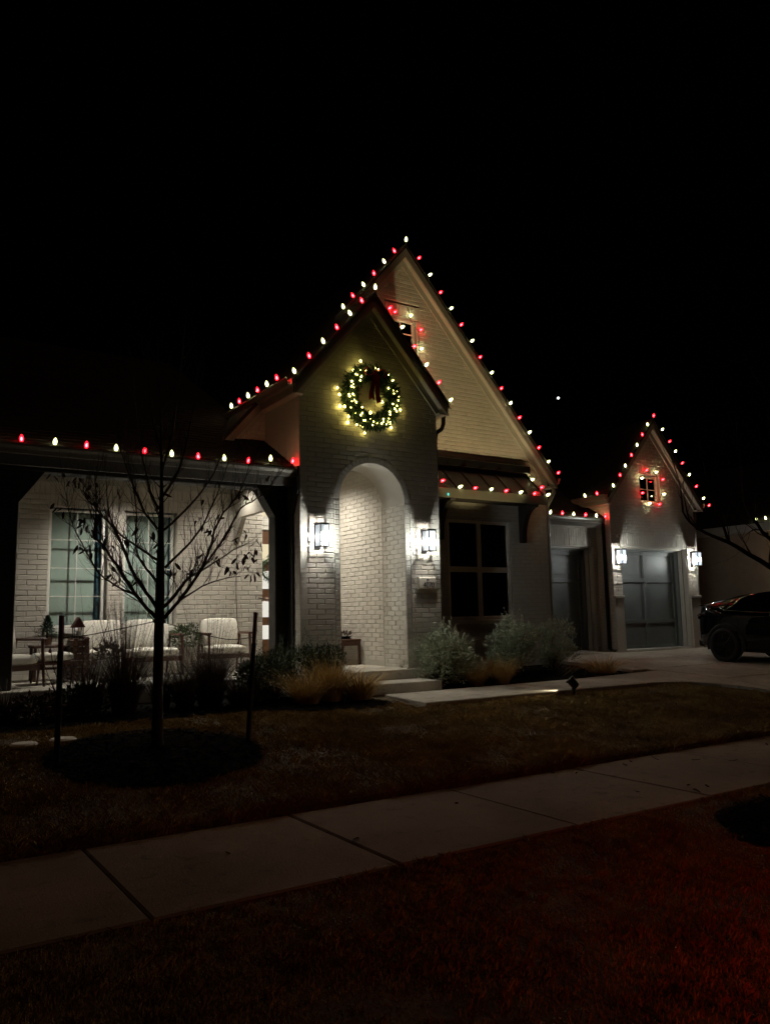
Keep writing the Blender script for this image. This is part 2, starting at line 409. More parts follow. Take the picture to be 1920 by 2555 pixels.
# --- tower front
def iv_tower(z):
    h = min(1.3, (6.50-z)/SL)
    if h < .03: return []
    iv = [(1.3-h, 1.3+h)]
    ring = AR+.10
    if z < AS: iv = cut(iv, AC-XT0-ring, AC-XT0+ring)
    elif z < AS+ring:
        r = math.sqrt(ring*ring-(z-AS)**2); iv = cut(iv, AC-XT0-r, AC-XT0+r)
    return iv
wt = Wall('tower_wall', (XT0, YT), (1, 0), (0, -1), .40, 6.50, iv_tower, back=.14)
tp = wt.part
# jamb headers beside the opening
for sx in (-1, 1):
    z = FL-.15
    mbj = MB(); xa, xb = sorted((AC+sx*AR, AC+sx*(AR+.10)))
    mbj.box(xa+(.03 if sx > 0 else 0), xb, YT+.007, YT+.66, FL-.16, AS).build('jamb', 'mortar', house)
    if sx > 0: MB().box(xa+.008, xa+.03, YT+.007, YT+.03, FL-.16, AS).build('jamb', 'mortar', house)
    while z < AS-.03:
        BR.append((tp, Vector(((xa+xb)/2, YT, z+.039)), Vector((1, 0, 0)), Vector((0, -1, 0)), xb-xa-.010, .0675, True)); z += .0775
# voussoir ring and soffit
nv = 26; AF = (0, -1)
for i in range(nv):
    a0 = math.pi*i/nv+.006; a1 = math.pi*(i+1)/nv-.006; r0, r1 = AR+.004, AR+.098; d = YT-random.uniform(.002, .007)
    P = [(AC+r*math.cos(a), y, AS+r*math.sin(a)) for y in (d, YT+.03) for (r, a) in ((r0, a0), (r1, a0), (r1, a1), (r0, a1))]
    m = MB(); m.add(P, [(0,1,2,3),(7,6,5,4),(0,4,5,1),(1,5,6,2),(2,6,7,3),(3,7,4,0)]); m.build('voussoir', 'brick', tp)
m = MB(); N = 40
vs = []; fs = []
for i in range(N+1):
    a = math.pi*i/N
    for (r, y) in ((AR, YT+.007), (AR, YT+.68), (AR+.17, YT+.68), (AR+.17, YT+.007)): vs.append((AC+r*math.cos(a), y, AS+r*math.sin(a)))
for i in range(N):
    for k in range(4): fs.append((i*4+k, i*4+(k+1) % 4, i*4+4+(k+1) % 4, i*4+4+k))
fs += [(0, 1, 2, 3), (N*4+3, N*4+2, N*4+1, N*4)]
m.add(vs, fs); m.build('arch_soffit', 'trim', house, smooth=False)
# reveal of the right pier (brick), pier cores, inner spandrel
Wall('arch_reveal', (AC+AR, YT+.68), (0, -1), (-1, 0), FL-.02, AS, lambda z: [(0, .675)], back=.05, bl=.23)
MB().box(XT0+.13, AC-AR-.11, YT+.14, YT+.66, .4, AS+.02).build('pier', 'mortar', house)
MB().box(AC+AR+.11, XT1-.01, YT+.14, YT+.66, .4, AS+.02).build('pier', 'mortar', house)
m = MB()
for i in range(N):      # inner wall face above the arch
    a0, a1 = math.pi*i/N, math.pi*(i+1)/N
    for y in (YT+.684,):
        p = [(AC+(AR+.005)*math.cos(a0), y, AS+(AR+.005)*math.sin(a0)), (AC+(AR+.005)*math.cos(a1), y, AS+(AR+.005)*math.sin(a1))]
        m.add([p[0], p[1], (p[1][0], y, 4.3), (p[0][0], y, 4.3)], [(0, 1, 2, 3)])
m.box(XT0+.02, AC-AR-.006, YT+.664, YT+.69, FL, 4.3); m.box(AC+AR+.006, 7.44, YT+.69, YT+.70, FL, 4.3)
m.build('inner_arch_wall', 'trim', house)
# tower left side: brick in front of the post, smooth above the porch roof
Wall('tower_side', (XT0, 11.38), (0, -1), (-1, 0), .40, 3.86, lambda z: [(0, .68)], back=.12, bl=.2)
MB().prism([(10.71, 3.86), (13.4, 3.86), (13.4, 5.22), (10.71, 5.22)], (XT0+.004, XT0+.1), 'x').build('side_panel', 'trim', house)
MB().box(XT1-.1, XT1-.003, YT+.01, 14.0, .4, 5.2).build('side_wall', 'mortar', house)
# entry passage: right wall, ceiling, door wall
Wall('passage_wall', (7.42, 14.02), (0, -1), (-1, 0), FL+.085, 4.2, lambda z: [(0, 2.64)], back=.06)
MB().box(7.395, 7.45, 11.39, 14.02, FL-.02, FL+.083).build('base_course', 'trim', house)
MB().box(5.42, 7.6, 11.36, 14.1, 4.2, 4.3).build('entry_ceiling', 'soffit', house)
# porch back wall
W1 = (2.316, 3.20, 1.395, 3.30); W2 = (3.45, 4.315, 1.395, 3.30)
XP = -1.0; YP = 13.05
def iv_porch(z):
    iv = [(0, 5.86-XP)]
    for a, b, c, d in (W1, W2):
        if c < z < d: iv = cut(iv, a-XP, b-XP)
    if z > 3.30: iv = cut(iv, W1[0]-XP, W2[1]-XP)
    return iv
Wall('porch_wall', (XP, YP), (1, 0), (0, -1), FL, 3.50, iv_porch, soldiers=[(0, 5.86-XP, 3.50, 3.69), (W1[0]-XP, W2[1]-XP, 3.302, 3.50)], back=.14)
MB().box(XP, 5.86, YP-.012, YP+.1, 3.69, 3.86).build('frieze', 'trim', house)
MB().box(5.78, 5.859, YP+.14, 14.06, FL, 4.2).build('entry_return', 'trim', house)
MB().box(XP-.1, 5.40, 11.06, YP+.02, 3.80, 3.86).build('porch_ceiling', 'soffit', house)
# porch slab, step
slab(MB(), [(-1.2, 10.78), (5.6, 10.78), (5.6, 10.58), (7.62, 10.58), (7.62, 14.1), (-1.2, 14.1)], lambda x, y: FL, .35).build('porch_floor', 'concrete_light', house)
slab(MB(), [(5.95, 9.98), (7.43, 9.98), (7.43, 10.6), (5.95, 10.6)], lambda x, y: .54, .3).build('front_step', 'concrete_light', house)
# porch timber: posts, beam, braces
MB().bbox(1.24, 1.585, 11.05, 11.30, FL, 3.50, .012).build('porch_post', 'timber', house)
MB().bbox(5.168, XT0-.004, 11.05, 11.30, FL, 3.50, .012).build('porch_post', 'timber', house)
MB().bbox(XP-.2, XT0-.006, 11.045, 11.31, 3.47, 3.80, .012).build('porch_beam', 'timber', house)
MB().prism([(1.58, 3.05), (1.885, 3.475), (1.58, 3.475)], (11.055, 11.295)).build('brace', 'timber', house)
MB().prism([(5.172, 3.05), (5.172, 3.475), (4.90, 3.475)], (11.055, 11.295)).build('brace', 'timber', house)
MB().prism([(11.05, .6), (11.05, 3.8), (10.70, 3.8), (10.70, 3.42), (10.885, 3.05), (10.885, .6)], (XT0-.035, XT0-.008), 'x').build('corner_board', 'timber', house)
MB().box(5.30, 5.405, 11.40, YP-.01, 3.25, 3.80).build('entry_beam', 'trim', house)
MB().prism([(YP-.36, 3.25), (YP-.01, 3.25), (YP-.01, 2.8)], (5.31, 5.40), 'x').build('brace', 'trim', house)
# --- main gable wall
BW = (7.90, 8.54, 6.10, 7.10); BWIN = (9.13, 10.69, 1.425, 3.33)
def iv_big(z):
    h = min((XB1-XB0)/2, (8.28-z)/SL)
    if h < .05: return []
    iv = [(XBC-XB0-h, XBC-XB0+h)]
    for a, b, c, d in (BW, BWIN):
        if c < z < d: iv = cut(iv, a-XB0, b-XB0)
    if 7.10 < z < 7.36: iv = cut(iv, 7.83-XB0, 8.61-XB0)
    if z < 4.3: iv = [(max(a, 8.02-XB0), b) for a, b in iv if b > 8.02-XB0]
    return iv
Wall('gable_wall', (XB0, YB), (1, 0), (0, -1), .42, 8.28, iv_big, back=.14, soldiers=[(7.83-XB0, 8.61-XB0, 7.105, 7.36)])
MB().box(XB1-.12, XB1-.004, YB+.02, 13.4, .42, 4.1).build('side_wall', 'mortar', house)
# --- garage door wall between the gables
def iv_g1(z):
    iv = [(0, 2.86)]
    if z < 3.07: iv = cut(iv, .30, 2.716)
    if z > 3.07: iv = cut(iv, .30, 2.716)
    return iv
Wall('garage_wall', (11.70, 13.24), (1, 0), (0, -1), .56, 3.49, iv_g1, soldiers=[(.30, 2.716, 3.07, 3.28), (.30, 2.716, 3.28, 3.49)], back=.14)
MB().box(11.70, 14.56, 13.225, 13.36, 3.49, 3.66).build('frieze', 'trim', house)
# --- garage gable
GW = (15.70, 16.42, 4.15, 4.84)
def iv_g2(z):
    h = min(1.56, (6.02-z)/SL)
    if h < .03: return []
    iv = [(1.56-h, 1.56+h)]
    if z < 3.34: iv = cut(iv, 14.87-XG0, 17.30-XG0)
    if GW[2] < z < GW[3]: iv = cut(iv, GW[0]-XG0, GW[1]-XG0)
    if GW[3] < z < 5.08: iv = cut(iv, GW[0]-.07-XG0, GW[1]+.07-XG0)
    return iv
Wall('garage_gable_wall', (XG0, YG), (1, 0), (0, -1), .52, 6.02, iv_g2, back=.14,
     soldiers=[(14.87-XG0, 17.30-XG0, 3.065, 3.34), (GW[0]-.07-XG0, GW[1]+.07-XG0, GW[3]+.005, 5.08)])
Wall('garage_side', (XG0, 14.6), (0, -1), (-1, 0), .52, 4.2, lambda z: [(0, 1.79)], back=.1, bl=.2)
MB().box(XG1-.1, XG1-.003, YG+.02, 18, .52, 4.2).build('side_wall', 'mortar', house)
for a, b in ((XG0-.02, 14.865), (17.305, XG1+.02)):
    MB().bbox(a, b, YG-.06, YG+.02, 1.835, 1.90, .008).build('water_table', 'trim', house)
    MB().box(a+.02, b-.02, YG-.03, YG+.01, .54, 1.834).build('pier_base', 'brick', house)

# --- windows
def window(x0, x1, z0, z1, y, cols, rows, fm, fw=.05, mw=.018, glassm='glass', dep=.06, mull=None):
    m = MB()
    m.bbox(x0, x0+fw, y, y+dep, z0, z1, .006); m.bbox(x1-fw, x1, y, y+dep, z0, z1, .006)
    m.bbox(x0+fw-.004, x1-fw+.004, y+.002, y+dep, z0, z0+fw, .006); m.bbox(x0+fw-.004, x1-fw+.004, y+.002, y+dep, z1-fw, z1, .006)
    wd = m.build('window', fm, house)
    gx = [x0+fw+(x1-x0-2*fw)*i/cols for i in range(cols+1)]; gz = [z0+fw+(z1-z0-2*fw)*i/rows for i in range(rows+1)]
    for a in gx[1:-1]:
        MB().bbox(a-(mull or mw)/2, a+(mull or mw)/2, y+.004, y+.03, z0+fw-.003, z1-fw+.003, .003).build('muntin', fm, wd)
    for a in gz[1:-1]:
        MB().bbox(x0+fw-.003, x1-fw+.003, y+.006, y+.028, a-(mull or mw)/2, a+(mull or mw)/2, .003).build('muntin', fm, wd)
    for i in range(cols):
        for k in range(rows):
            MB().box(gx[i]-.002, gx[i+1]+.002, y+.032, y+.036, gz[k]-.002, gz[k+1]+.002).build('pane', glassm, wd)
    return wd
for (a, b, c, d) in (W1, W2):
    window(a+.004, b-.03, c+.04, d-.02, YP+.085, 2, 4, 'white', .045, .014)
    MB().bbox(a-.02, b+.02, YP-.03, YP+.14, c-.05, c+.038, .008).build('sill', 'white', house)
    sh = MB(); n = 14
    sh.box(a+.03, b-(.15 if a < 3 else .075), YP+.245, YP+.249, c+.06, d-.06); sh.build('roller_shade', 'shade', house)
    MB().box(a-.02, b+.02, YP+.38, YP+.40, c, d+.1).build('room_wall', 'bluelit_wall', house)
    MB().box(a-.05, a-.02, YP+.14, YP+.38, c-.05, d+.1).build('room_wall', 'white', house)
    MB().box(b+.02, b+.05, YP+.14, YP+.38, c-.05, d+.1).build('room_wall', 'white', house)
window(*BW, YB+.07, 2, 4, 'white', .06, .02, 'darkglass')
MB().box(BW[0]-.05, BW[1]+.05, YB+.3, YB+.32, BW[2]-.1, BW[3]+.1).build('room_wall', 'roomdark', house)
MB().bbox(BW[0]-.03, BW[1]+.03, YB-.03, YB+.1, BW[2]-.06, BW[2], .008).build('sill', 'trim', house)
window(*BWIN, YB+.03, 2, 2, 'tanframe', .065, .10, 'screenglass', mull=.105)
for k in range(22): MB().bbox(BWIN[0]+.02, BWIN[1]-.02, YB+.13, YB+.15, 2.38+k*.042, 2.41+k*.042, .003).build('blind_slat', 'curtain', house)
MB().box(BWIN[0]-.05, BWIN[1]+.05, YB+.35, YB+.37, BWIN[2]-.1, BWIN[3]+.1).build('room_wall', 'roomdark', house)
MB().bbox(BWIN[0]-.05, BWIN[1]+.05, YB-.04, YB+.1, BWIN[2]-.08, BWIN[2]-.002, .008).build('sill', 'tanframe', house)
MB().box(BWIN[0]-.02, BWIN[1]+.02, YB-.02, YB+.02, BWIN[3]+.002, BWIN[3]+.05).build('head_trim', 'trim', house)
window(*GW, YG+.07, 2, 2, 'white', .07, .02, 'darkglass')
MB().box(GW[0]-.05, GW[1]+.05, YG+.3, YG+.32, GW[2]-.1, GW[3]+.1).build('room_wall', 'roomdark', house)
MB().bbox(GW[0]-.03, GW[1]+.03, YG-.03, YG+.1, GW[2]-.09, GW[2], .008).build('sill', 'trim', house)

# --- garage doors
def garage_door(x0, x1, z0, z1, yw, rec):
    y = yw+rec
    for i, (o, d0, d1) in enumerate(((.0, .02, .13), (.035, .13, .24), (.07, .24, rec))):
        for sgn, xx in ((1, x0), (-1, x1)):
            a, b = sorted((xx-sgn*.06, xx+sgn*(.012+o))); MB().box(a, b, yw+d0, yw+d1, z0, z1).build('jamb_board', 'trim' if i < 2 else 'gdoor', house)
        MB().box(x0, x1, yw+d0, yw+d1, z1-.012-o, z1+.04).build('head_board', 'trim' if i < 2 else 'gdoor', house)
    x0 += .075; x1 -= .075; z1 -= .075
    xm = (x0+x1)/2; H = z1-z0; s = .10
    zs = [z0, z0+H*.285, z0+H*.70, z1]
    dr = MB().box(x0-.02, x1+.02, y+.03, y+.06, z0+.01, z1+.02).build('garage_door', 'gdoor', house)
    for k in range(4):
        for a, b in ((x0, xm), (xm, x1)):
            za, zb = z0+.02+H*k/4, z0+.02+H*(k+1)/4-.002
            MB().bbox(a+.002, b-.002, y+.012, y+.032, za, min(zb, z1), .002).build('panel', 'gdoor', dr)
    for a in (x0+s/2, xm, x1-s/2): MB().bbox(a-s/2, a+s/2, y-.026, y+.014, z0+.01, z1, .004).build('stile', 'gdoor', dr)
    for i, zc in enumerate(zs):
        za, zb = (zc, zc+s) if i == 0 else ((zc-s, zc) if i == 3 else (zc-s/2, zc+s/2))
        for a, b in ((x0+s, xm-s/2), (xm+s/2, x1-s)): MB().bbox(a-.002, b+.002, y-.023, y+.014, za, zb, .004).build('rail', 'gdoor', dr)
    MB().box(x0-.06, x1+.06, yw+.02, y+.04, z0-.02, z0+.025).build('threshold', 'white', dr)
    return dr
garage_door(12.0, 14.416, .615, 3.07, 13.24, .36)
garage_door(14.87, 17.30, .615, 3.065, 12.8, .36)

# --- front door, transom, door wall
YD = 14.0
m = MB(); m.box(5.86, 5.95, YD, YD+.1, FL, 4.2); m.box(6.95, 7.45, YD, YD+.1, FL, 4.2); m.box(5.95, 6.95, YD, YD+.1, 3.72, 4.2)
m.build('door_wall', 'trim', house)
m = MB(); m.box(5.95, 5.99, YD-.02, YD+.08, FL, 3.72); m.box(6.91, 6.95, YD-.02, YD+.08, FL, 3.72); m.bbox(5.99, 6.91, YD-.03, YD+.08, 3.20, 3.46, .01); m.bbox(5.98, 6.92, YD-.05, YD-.028, 3.28, 3.40, .01)
m.build('door_casing', 'white', house)
MB().box(5.99, 6.91, YD+.04, YD+.05, 3.46, 3.72).build('transom_light', 'lite', house)
lz = [(2.60, 2.93), (2.08, 2.42), (1.55, 1.87), (1.14, 1.40)]
m = MB(); zz = [FL+.01]+[v for a in reversed(lz) for v in a]+[3.19]
for i in range(0, len(zz), 2): m.box(6.10, 6.80, YD+.02, YD+.065, zz[i], zz[i+1])
m.box(5.99, 6.10, YD+.02, YD+.065, FL+.01, 3.19); m.box(6.80, 6.91, YD+.02, YD+.065, FL+.01, 3.19)
fd = m.build('front_door', 'doorwood', house)
for i, (a, b) in enumerate(lz): MB().box(6.0, 6.90, YD+.012, YD+.019, a, b).build('door_light', 'lite' if i == 0 else 'litepale', fd)

# --- gable roofs: slabs, fascia, soffit, frieze
def gable_roof(xc, zp, hw, yf, yb, yw, gutter_side=(), ov=.22):
    th = .055
    for s in (-1, 1):
        xe = hw+ov
        P = [(xc, zp), (xc+s*xe, zp-SL*xe), (xc+s*xe, zp-SL*xe-th*1.5), (xc, zp-th*1.5)]
        MB().prism(P, (yf, yb)).build('roof_slope', 'shingle', house)
        fb = .17; f = [(xc, zp-th*1.5-.001), (xc+s*(xe-.02), zp-SL*(xe-.02)-th*1.5-.001), (xc+s*(xe-.02), zp-SL*(xe-.02)-th*1.5-fb), (xc, zp-th*1.5-fb-.0)]
        MB().prism(f, (yf+.012, yf+.042)).build('rake_board', 'fascia', house)
        f = [(xc, zp-th*1.5-.12), (xc+s*(xe-.03), zp-SL*(xe-.03)-th*1.5-.12), (xc+s*(xe-.03), zp-SL*(xe-.03)-th*1.5-.15), (xc, zp-th*1.5-.15)]
        MB().prism(f, (yf+.043, yw-.004)).build('soffit', 'soffit', house)
        z2 = zp-th*1.5-.152
        f = [(xc, z2), (xc+s*(hw+.02), z2-SL*(hw+.02)), (xc+s*(hw+.02), z2-SL*(hw+.02)-.16), (xc, z2-.16)]
        MB().prism(f, (yw-.03, yw-.002)).build('frieze_board', 'trim', house)
        # eave along the side
        ze = zp-SL*xe-th*1.5
        a, b = sorted((xc+s*xe, xc+s*(xe-.03))); MB().box(a, b, yf+.045, yb, ze-.13, ze+.03).build('eave_board', 'fascia', house)
        a, b = sorted((xc+s*(xe-.03), xc+s*(hw-.02))); MB().box(a, b, yf+.045, yb, ze-.13, ze-.105).build('eave_soffit', 'soffit', house)
gable_roof(XTC, 6.77, 1.30, 10.53, 13.6, YT, ov=.16)
gable_roof(XBC, 8.50, 3.485, 11.78, 19, YB, ov=.20)
gable_roof(XGC, 6.25, 1.56, 12.63, 19, YG, ov=.20)
# gutters and downspouts
def gutter(p0, p1, wd, name='gutter'):
    # K-profile gutter from p0 to p1 (top back line), wd outward vector
    p0, p1, wd = Vector(p0), Vector(p1), Vector(wd)
    prof = [(0, .0), (0, -.12), (.07, -.12), (.085, -.07), (.115, -.03), (.115, 0), (.10, 0), (.10, -.025), (.07, -.06), (.06, -.105), (.012, -.105), (.012, 0)]
    vs = [p+wd*a+Vector((0, 0, b)) for p in (p0, p1) for a, b in prof]; n = len(prof)
    m = MB(); m.add(vs, [tuple(range(n)), tuple(range(2*n-1, n-1, -1))]+[(i, (i+1) % n, n+(i+1) % n, n+i) for i in range(n)])
    return m.build(name, 'gutter', house)
gutter((-4, 10.83, 3.76), (XT0-.02, 10.83, 3.76), (0, -1, 0))
MB().box(-4, XT0-.02, 10.835, 10.865, 3.50, 3.775).build('eave_board', 'fascia', house)
MB().box(-4, XT0-.02, 10.866, 11.05, 3.70, 3.73).build('eave_soffit', 'soffit', house)
gutter((11.72, 12.97, 3.71), (14.45, 12.97, 3.71), (0, -1, 0))
MB().box(11.72, 14.5, 12.975, 13.0, 3.5, 3.72).build('eave_board', 'fascia', house)
MB().box(11.72, 14.5, 13.0, 13.24, 3.64, 3.66).build('eave_soffit', 'soffit', house)
gutter((XTC-1.46, 10.6, 5.12), (XTC-1.46, 13.2, 5.12), (-1, 0, 0))
gutter((XTC+1.46, 13.0, 5.12), (XTC+1.46, 10.56, 5.12), (1, 0, 0))
gutter((XBC+3.69, 14.0, 4.30), (XBC+3.69, 11.82, 4.30), (1, 0, 0))
gutter((XGC-1.76, 12.66, 4.24), (XGC-1.76, 13.7, 4.24), (-1, 0, 0))
gutter((XGC+1.76, 14.0, 4.24), (XGC+1.76, 12.66, 4.24), (1, 0, 0))
def downspout(pts, m='darkmetal', r=.038):
    MB().tube(pts, r, 8).build('downspout', m, house, smooth=True)
downspout([(8.235, 10.80, 5.02), (8.235, 10.80, 4.80), (8.19, 10.80, 4.70), (8.07, 10.80, 4.62), (8.045, 10.80, 4.52), (8.045, 10.80, .5)])
downspout([(XG0-.06, 12.98, 3.66), (XG0-.05, 12.98, 3.4), (XG0-.05, 12.98, .68), (XG0-.04, 12.80, .63)], r=.04)
downspout([(11.84, 11.90, 4.20), (11.85, 11.86, 4.0), (11.80, 11.92, 3.84), (11.76, 11.98, 3.72), (11.755, 12.0, .6)], m='gutter')
downspout([(17.80, 12.86, 4.12), (17.80, 12.86, 3.85), (17.75, 12.86, 3.7), (17.73, 12.86, .6)], m='gutter')
# porch roof and garage roof with courses of shingles
def slope_roof(x0, x1, y0, z0, y1, s, sx0, sx1, yy1):
    P = [(y0, z0), (y1, z0+s*(y1-y0)), (y1, z0+s*(y1-y0)-.06), (y0, z0-.06)]
    rf = MB().prism(P, (x0, x1), 'x').build('roof_slope', 'shingle', house)
    vs = []; fs = []; L = math.hypot(1, s); up = Vector((0, 1/L, s/L)); nn = Vector((0, -s/L, 1/L)); k = 0; c = 0.; tot = (yy1-y0)*L
    while c < tot:
        x = sx0-random.uniform(0, .3)
        while x < sx1:
            wx = random.uniform(.2, .36); t = random.uniform(.006, .014); xe = min(x+wx-.006, sx1); xa = max(x, sx0)
            if xe-xa > .03:
                b0 = Vector((0, y0, z0))+up*(c+random.uniform(-.008, .008)); b1 = b0+up*.16
                b = len(vs)
                for xx in (xa, xe): vs += [Vector((xx, 0, 0))+b0+nn*.001, Vector((xx, 0, 0))+b0+nn*t, Vector((xx, 0, 0))+b1+nn*.002]
                fs += [(b, b+3, b+4, b+1), (b+1, b+4, b+5, b+2)]
            x += wx
        c += .143
    tag(np_mesh('shingles', [tuple(v) for v in vs], fs, 'shingle', rf), kind='stuff')
slope_roof(-8, XT0-.005, 10.80, 3.79, 17, .55, -.2, XT0-.01, 14.0)
slope_roof(XB1-.3, XGC, 12.93, 3.74, 18, .55, XB1, XGC-1.4, 14.2)
# --- metal awning over the big window
MB().prism([(11.40, 3.80), (YB-.003, 4.33), (YB-.003, 4.28), (11.40, 3.75)], (8.02, 11.15), 'x').build('awning_roof', 'metalroof', house)
aw = house.children[-1]
for i in range(8):
    x = 8.1+i*.435
    MB().prism([(11.40, 3.80), (YB-.004, 4.33), (YB-.004, 4.36), (11.40, 3.83)], (x-.011, x+.011), 'x').build('awning_seam', 'metalroof', aw)
MB().bbox(8.02, 11.17, 11.80, YB-.004, 4.32, 4.47, .01).build('awning_flashing', 'darkmetal', house)
MB().bbox(8.02, 11.18, 11.36, 11.40, 3.63, 3.80, .006).build('awning_board', 'bronze', house)
MB().box(8.02, 11.14, 11.40, YB-.004, 3.66, 3.685).build('awning_soffit', 'timber', house)
MB().prism([(11.402, 3.69), (YB-.005, 3.69), (YB-.005, 4.27), (11.402, 3.745)], (11.10, 11.14), 'x').build('awning_end', 'timber', house)
for x in (8.92, 10.98):
    pts = []
    for k in range(9):
        t = k/8; a = t*math.pi/2; pts.append((YB-.10-.36*(1-math.cos(a)), 2.98+.62*math.sin(a)))
    outer = [(YB-.002, 2.92), (YB-.10, 2.92)]+pts+[(11.46, 3.655), (YB-.002, 3.655)]
    inn = [(YB-.10, 3.42), (YB-.10, 3.56), (YB-.34, 3.56)]
    MB().prism(outer, (x-.055, x+.055), 'x').build('awning_bracket', 'timber', house)
# house number plaque and camera
pq = thing('house_number_plaque', 'cast stone house number plaque reading 4070 below a wall lantern', 'house number', (7.705, YT, 2.045))
m = MB(); x0, x1, z0, z1 = 7.525, 7.885, 1.945, 2.145
m.add([(x0, YT, z0), (x1, YT, z0), (x1, YT, z1), (x0, YT, z1), (x0, YT-.03, z0), (x1, YT-.03, z0), (x1, YT-.03, z1), (x0, YT-.03, z1), (x0+.022, YT-.046, z0+.022), (x1-.022, YT-.046, z0+.022), (x1-.022, YT-.046, z1-.022), (x0+.022, YT-.046, z1-.022)],
      [(3,2,1,0),(8,9,10,11)]+[(k+i, k+(i+1) % 4, k+4+(i+1) % 4, k+4+i) for k in (0, 4) for i in range(4)])
m.build('plaque', 'stone', pq)
tc = bpy.data.curves.new('digits', 'FONT'); tc.body = '4070'; tc.size = .135; tc.align_x = 'CENTER'; tc.extrude = .002
to = bpy.data.objects.new('digits_src', tc); COL.objects.link(to); bpy.context.view_layer.update()
tme = bpy.data.meshes.new_from_object(to.evaluated_get(bpy.context.evaluated_depsgraph_get())); bpy.data.objects.remove(to)
tme.transform(Matrix.Translation((.02, -.049, -.075)) @ Matrix.Rotation(R(90), 4, 'X') @ Matrix.Diagonal((.82, 1, 1, 1)))
tme.materials.clear(); link('house_number', tme, 'black', pq)
m = MB(); arc = [(7.705+.02*math.cos(a), 2.086+.022*math.sin(a)+.008) for a in [math.pi*k/10 for k in range(11)]]
m.prism([(7.725, 2.074)]+arc+[(7.685, 2.074), (7.697, 2.074), (7.697, 2.092), (7.701, 2.098), (7.709, 2.098), (7.713, 2.092), (7.713, 2.074)], (YT-.050, YT-.047)); m.build('arch_emblem', 'black', pq)
sc_ = thing('security_camera', 'small white security camera above the left garage lantern', 'camera', (14.72, YG, 3.28))
MB().bbox(14.70, 14.745, YG-.10, YG-.02, 3.25, 3.315, .012).build('camera_body', 'white', sc_)
MB().lathe([(.018, 0), (.02, .004), (.016, .012)], (14.722, YG-.10, 3.283), 12, (0, -1, 0)).build('lens', 'black', sc_)
MB().tube([(14.722, YG-.03, 3.29), (14.722, YG+.002, 3.30)], .012, 8).build('bracket', 'white', sc_)
finish_bricks()

# ================================================================== LAMPS
def lantern(x, yw, zc, label, e):
    t = thing('wall_lantern', label, 'lantern', (x, yw, zc), 'wall lanterns')
    MB().bbox(x-.05, x+.05, yw-.018, yw-.001, zc-.195, zc+.195, .004).build('back_plate', 'darkmetal', t)
    m = MB(); w_, d0, d1, z0, z1, b = .070, .085, .250, zc-.165, zc+.165, .007
    for sx in (-1, 1):
        for d in (d0, d1): m.box(x+sx*w_-b, x+sx*w_+b, yw-d-b, yw-d+b, z0, z1)
    for z in (z0, z1):
        for d in (d0, d1): m.box(x-w_-b-.001, x+w_+b+.001, yw-d-b-.001, yw-d+b+.001, z-b, z+b)
        for sx in (-1, 1): m.box(x+sx*w_-b, x+sx*w_+b, yw-d1, yw-d0, z-b+.001, z+b-.001)
    m.build('frame', 'darkmetal', t)
    MB().bbox(x-w_-.012, x+w_+.012, yw-d1-.012, yw-d0+.012, z1+b, z1+b+.012, .003).build('cap', 'darkmetal', t)
    MB().tube([(x, yw-.012, z1+.022), (x, yw-.168, z1+.022), (x, yw-.168, z1+.01)], .007, 6).build('arm', 'darkmetal', t)
    for k, (a0, a1, c0, c1) in enumerate(((x-w_+b, x+w_-b, yw-d1-.002, yw-d1+.002), (x-w_-.002, x-w_+.002, yw-d1+b, yw-d0-b), (x+w_-.002, x+w_+.002, yw-d1+b, yw-d0-b))):
        MB().box(a0, a1, c0, c1, z0+b, z1-b).build('glass_pane', 'lampglass', t)
    MB().tube([(x, yw-.168, z1-.005), (x, yw-.168, z1-.10)], .013, 8).build('lamp_holder', 'black', t)
    bb = MB().lathe([(.006, .05), (.02, .03), (.026, .0), (.022, -.02), (.012, -.036), (.002, -.042)], (x, yw-.168, zc-.015), 12).build('bulb', 'lamp', t, smooth=True)
    bb.visible_shadow = True
    return t
LE = 5.2
lantern(5.695, YT, 2.735, 'black box wall lantern left of the arched entry', LE)
lantern(7.67, YT, 2.725, 'black box wall lantern above the house number plaque', LE)
lantern(14.69, YG, 2.79, 'black box wall lantern beside the garage downspout and security camera', LE)
lantern(17.46, YG, 2.80, 'black box wall lantern on the garage corner next to the parked car', LE)
def downlight(x, y, z, label, e, sz=2.4, col=(1, .94, .83)):
    t = thing('ceiling_downlight', label, 'downlight', (x, y, z), 'ceiling downlights')
    MB().lathe([(.06, -.001), (.085, -.001), (.085, -.012), (.06, -.008)], (x, y, z), 20).build('trim_ring', 'white', t)
    MB().lathe([(.058, -.002), (.058, -.006), (.002, -.007)], (x, y, z), 16).build('lens', 'can', t)
    l = light('downlight_lamp', 'SPOT', (x, y, z-.02), e, col, .05, t, spot_size=sz, spot_blend=.9)
    return t
downlight(3.35, 12.15, 3.80, 'recessed porch ceiling light above the sofa', 250)
downlight(5.02, 12.35, 3.80, 'recessed porch ceiling light near the timber post by the tower', 60)
downlight(6.45, 12.72, 4.20, 'recessed ceiling light inside the arched entry', 340, 2.6)
ls = thing('landscape_spotlight', 'black landscape spotlight staked at the lawn edge of the front walk', 'spotlight', (8.70, 8.50, .33))
MB().lathe([(.002, -.16), (.012, -.05), (.022, 0), (.022, .05), (.03, .055), (.03, .085), (.014, .09)], (8.70, 8.50, .35), 10).build('stake', 'black', ls, smooth=False)
hd = Vector((-.50, .42, .75)).normalized(); hc = Vector((8.70, 8.50, .50))
MB().tube([(8.70, 8.50, .43), (8.71, 8.49, .47), hc-hd*.03], .016, 8).build('knuckle', 'black', ls, smooth=True)
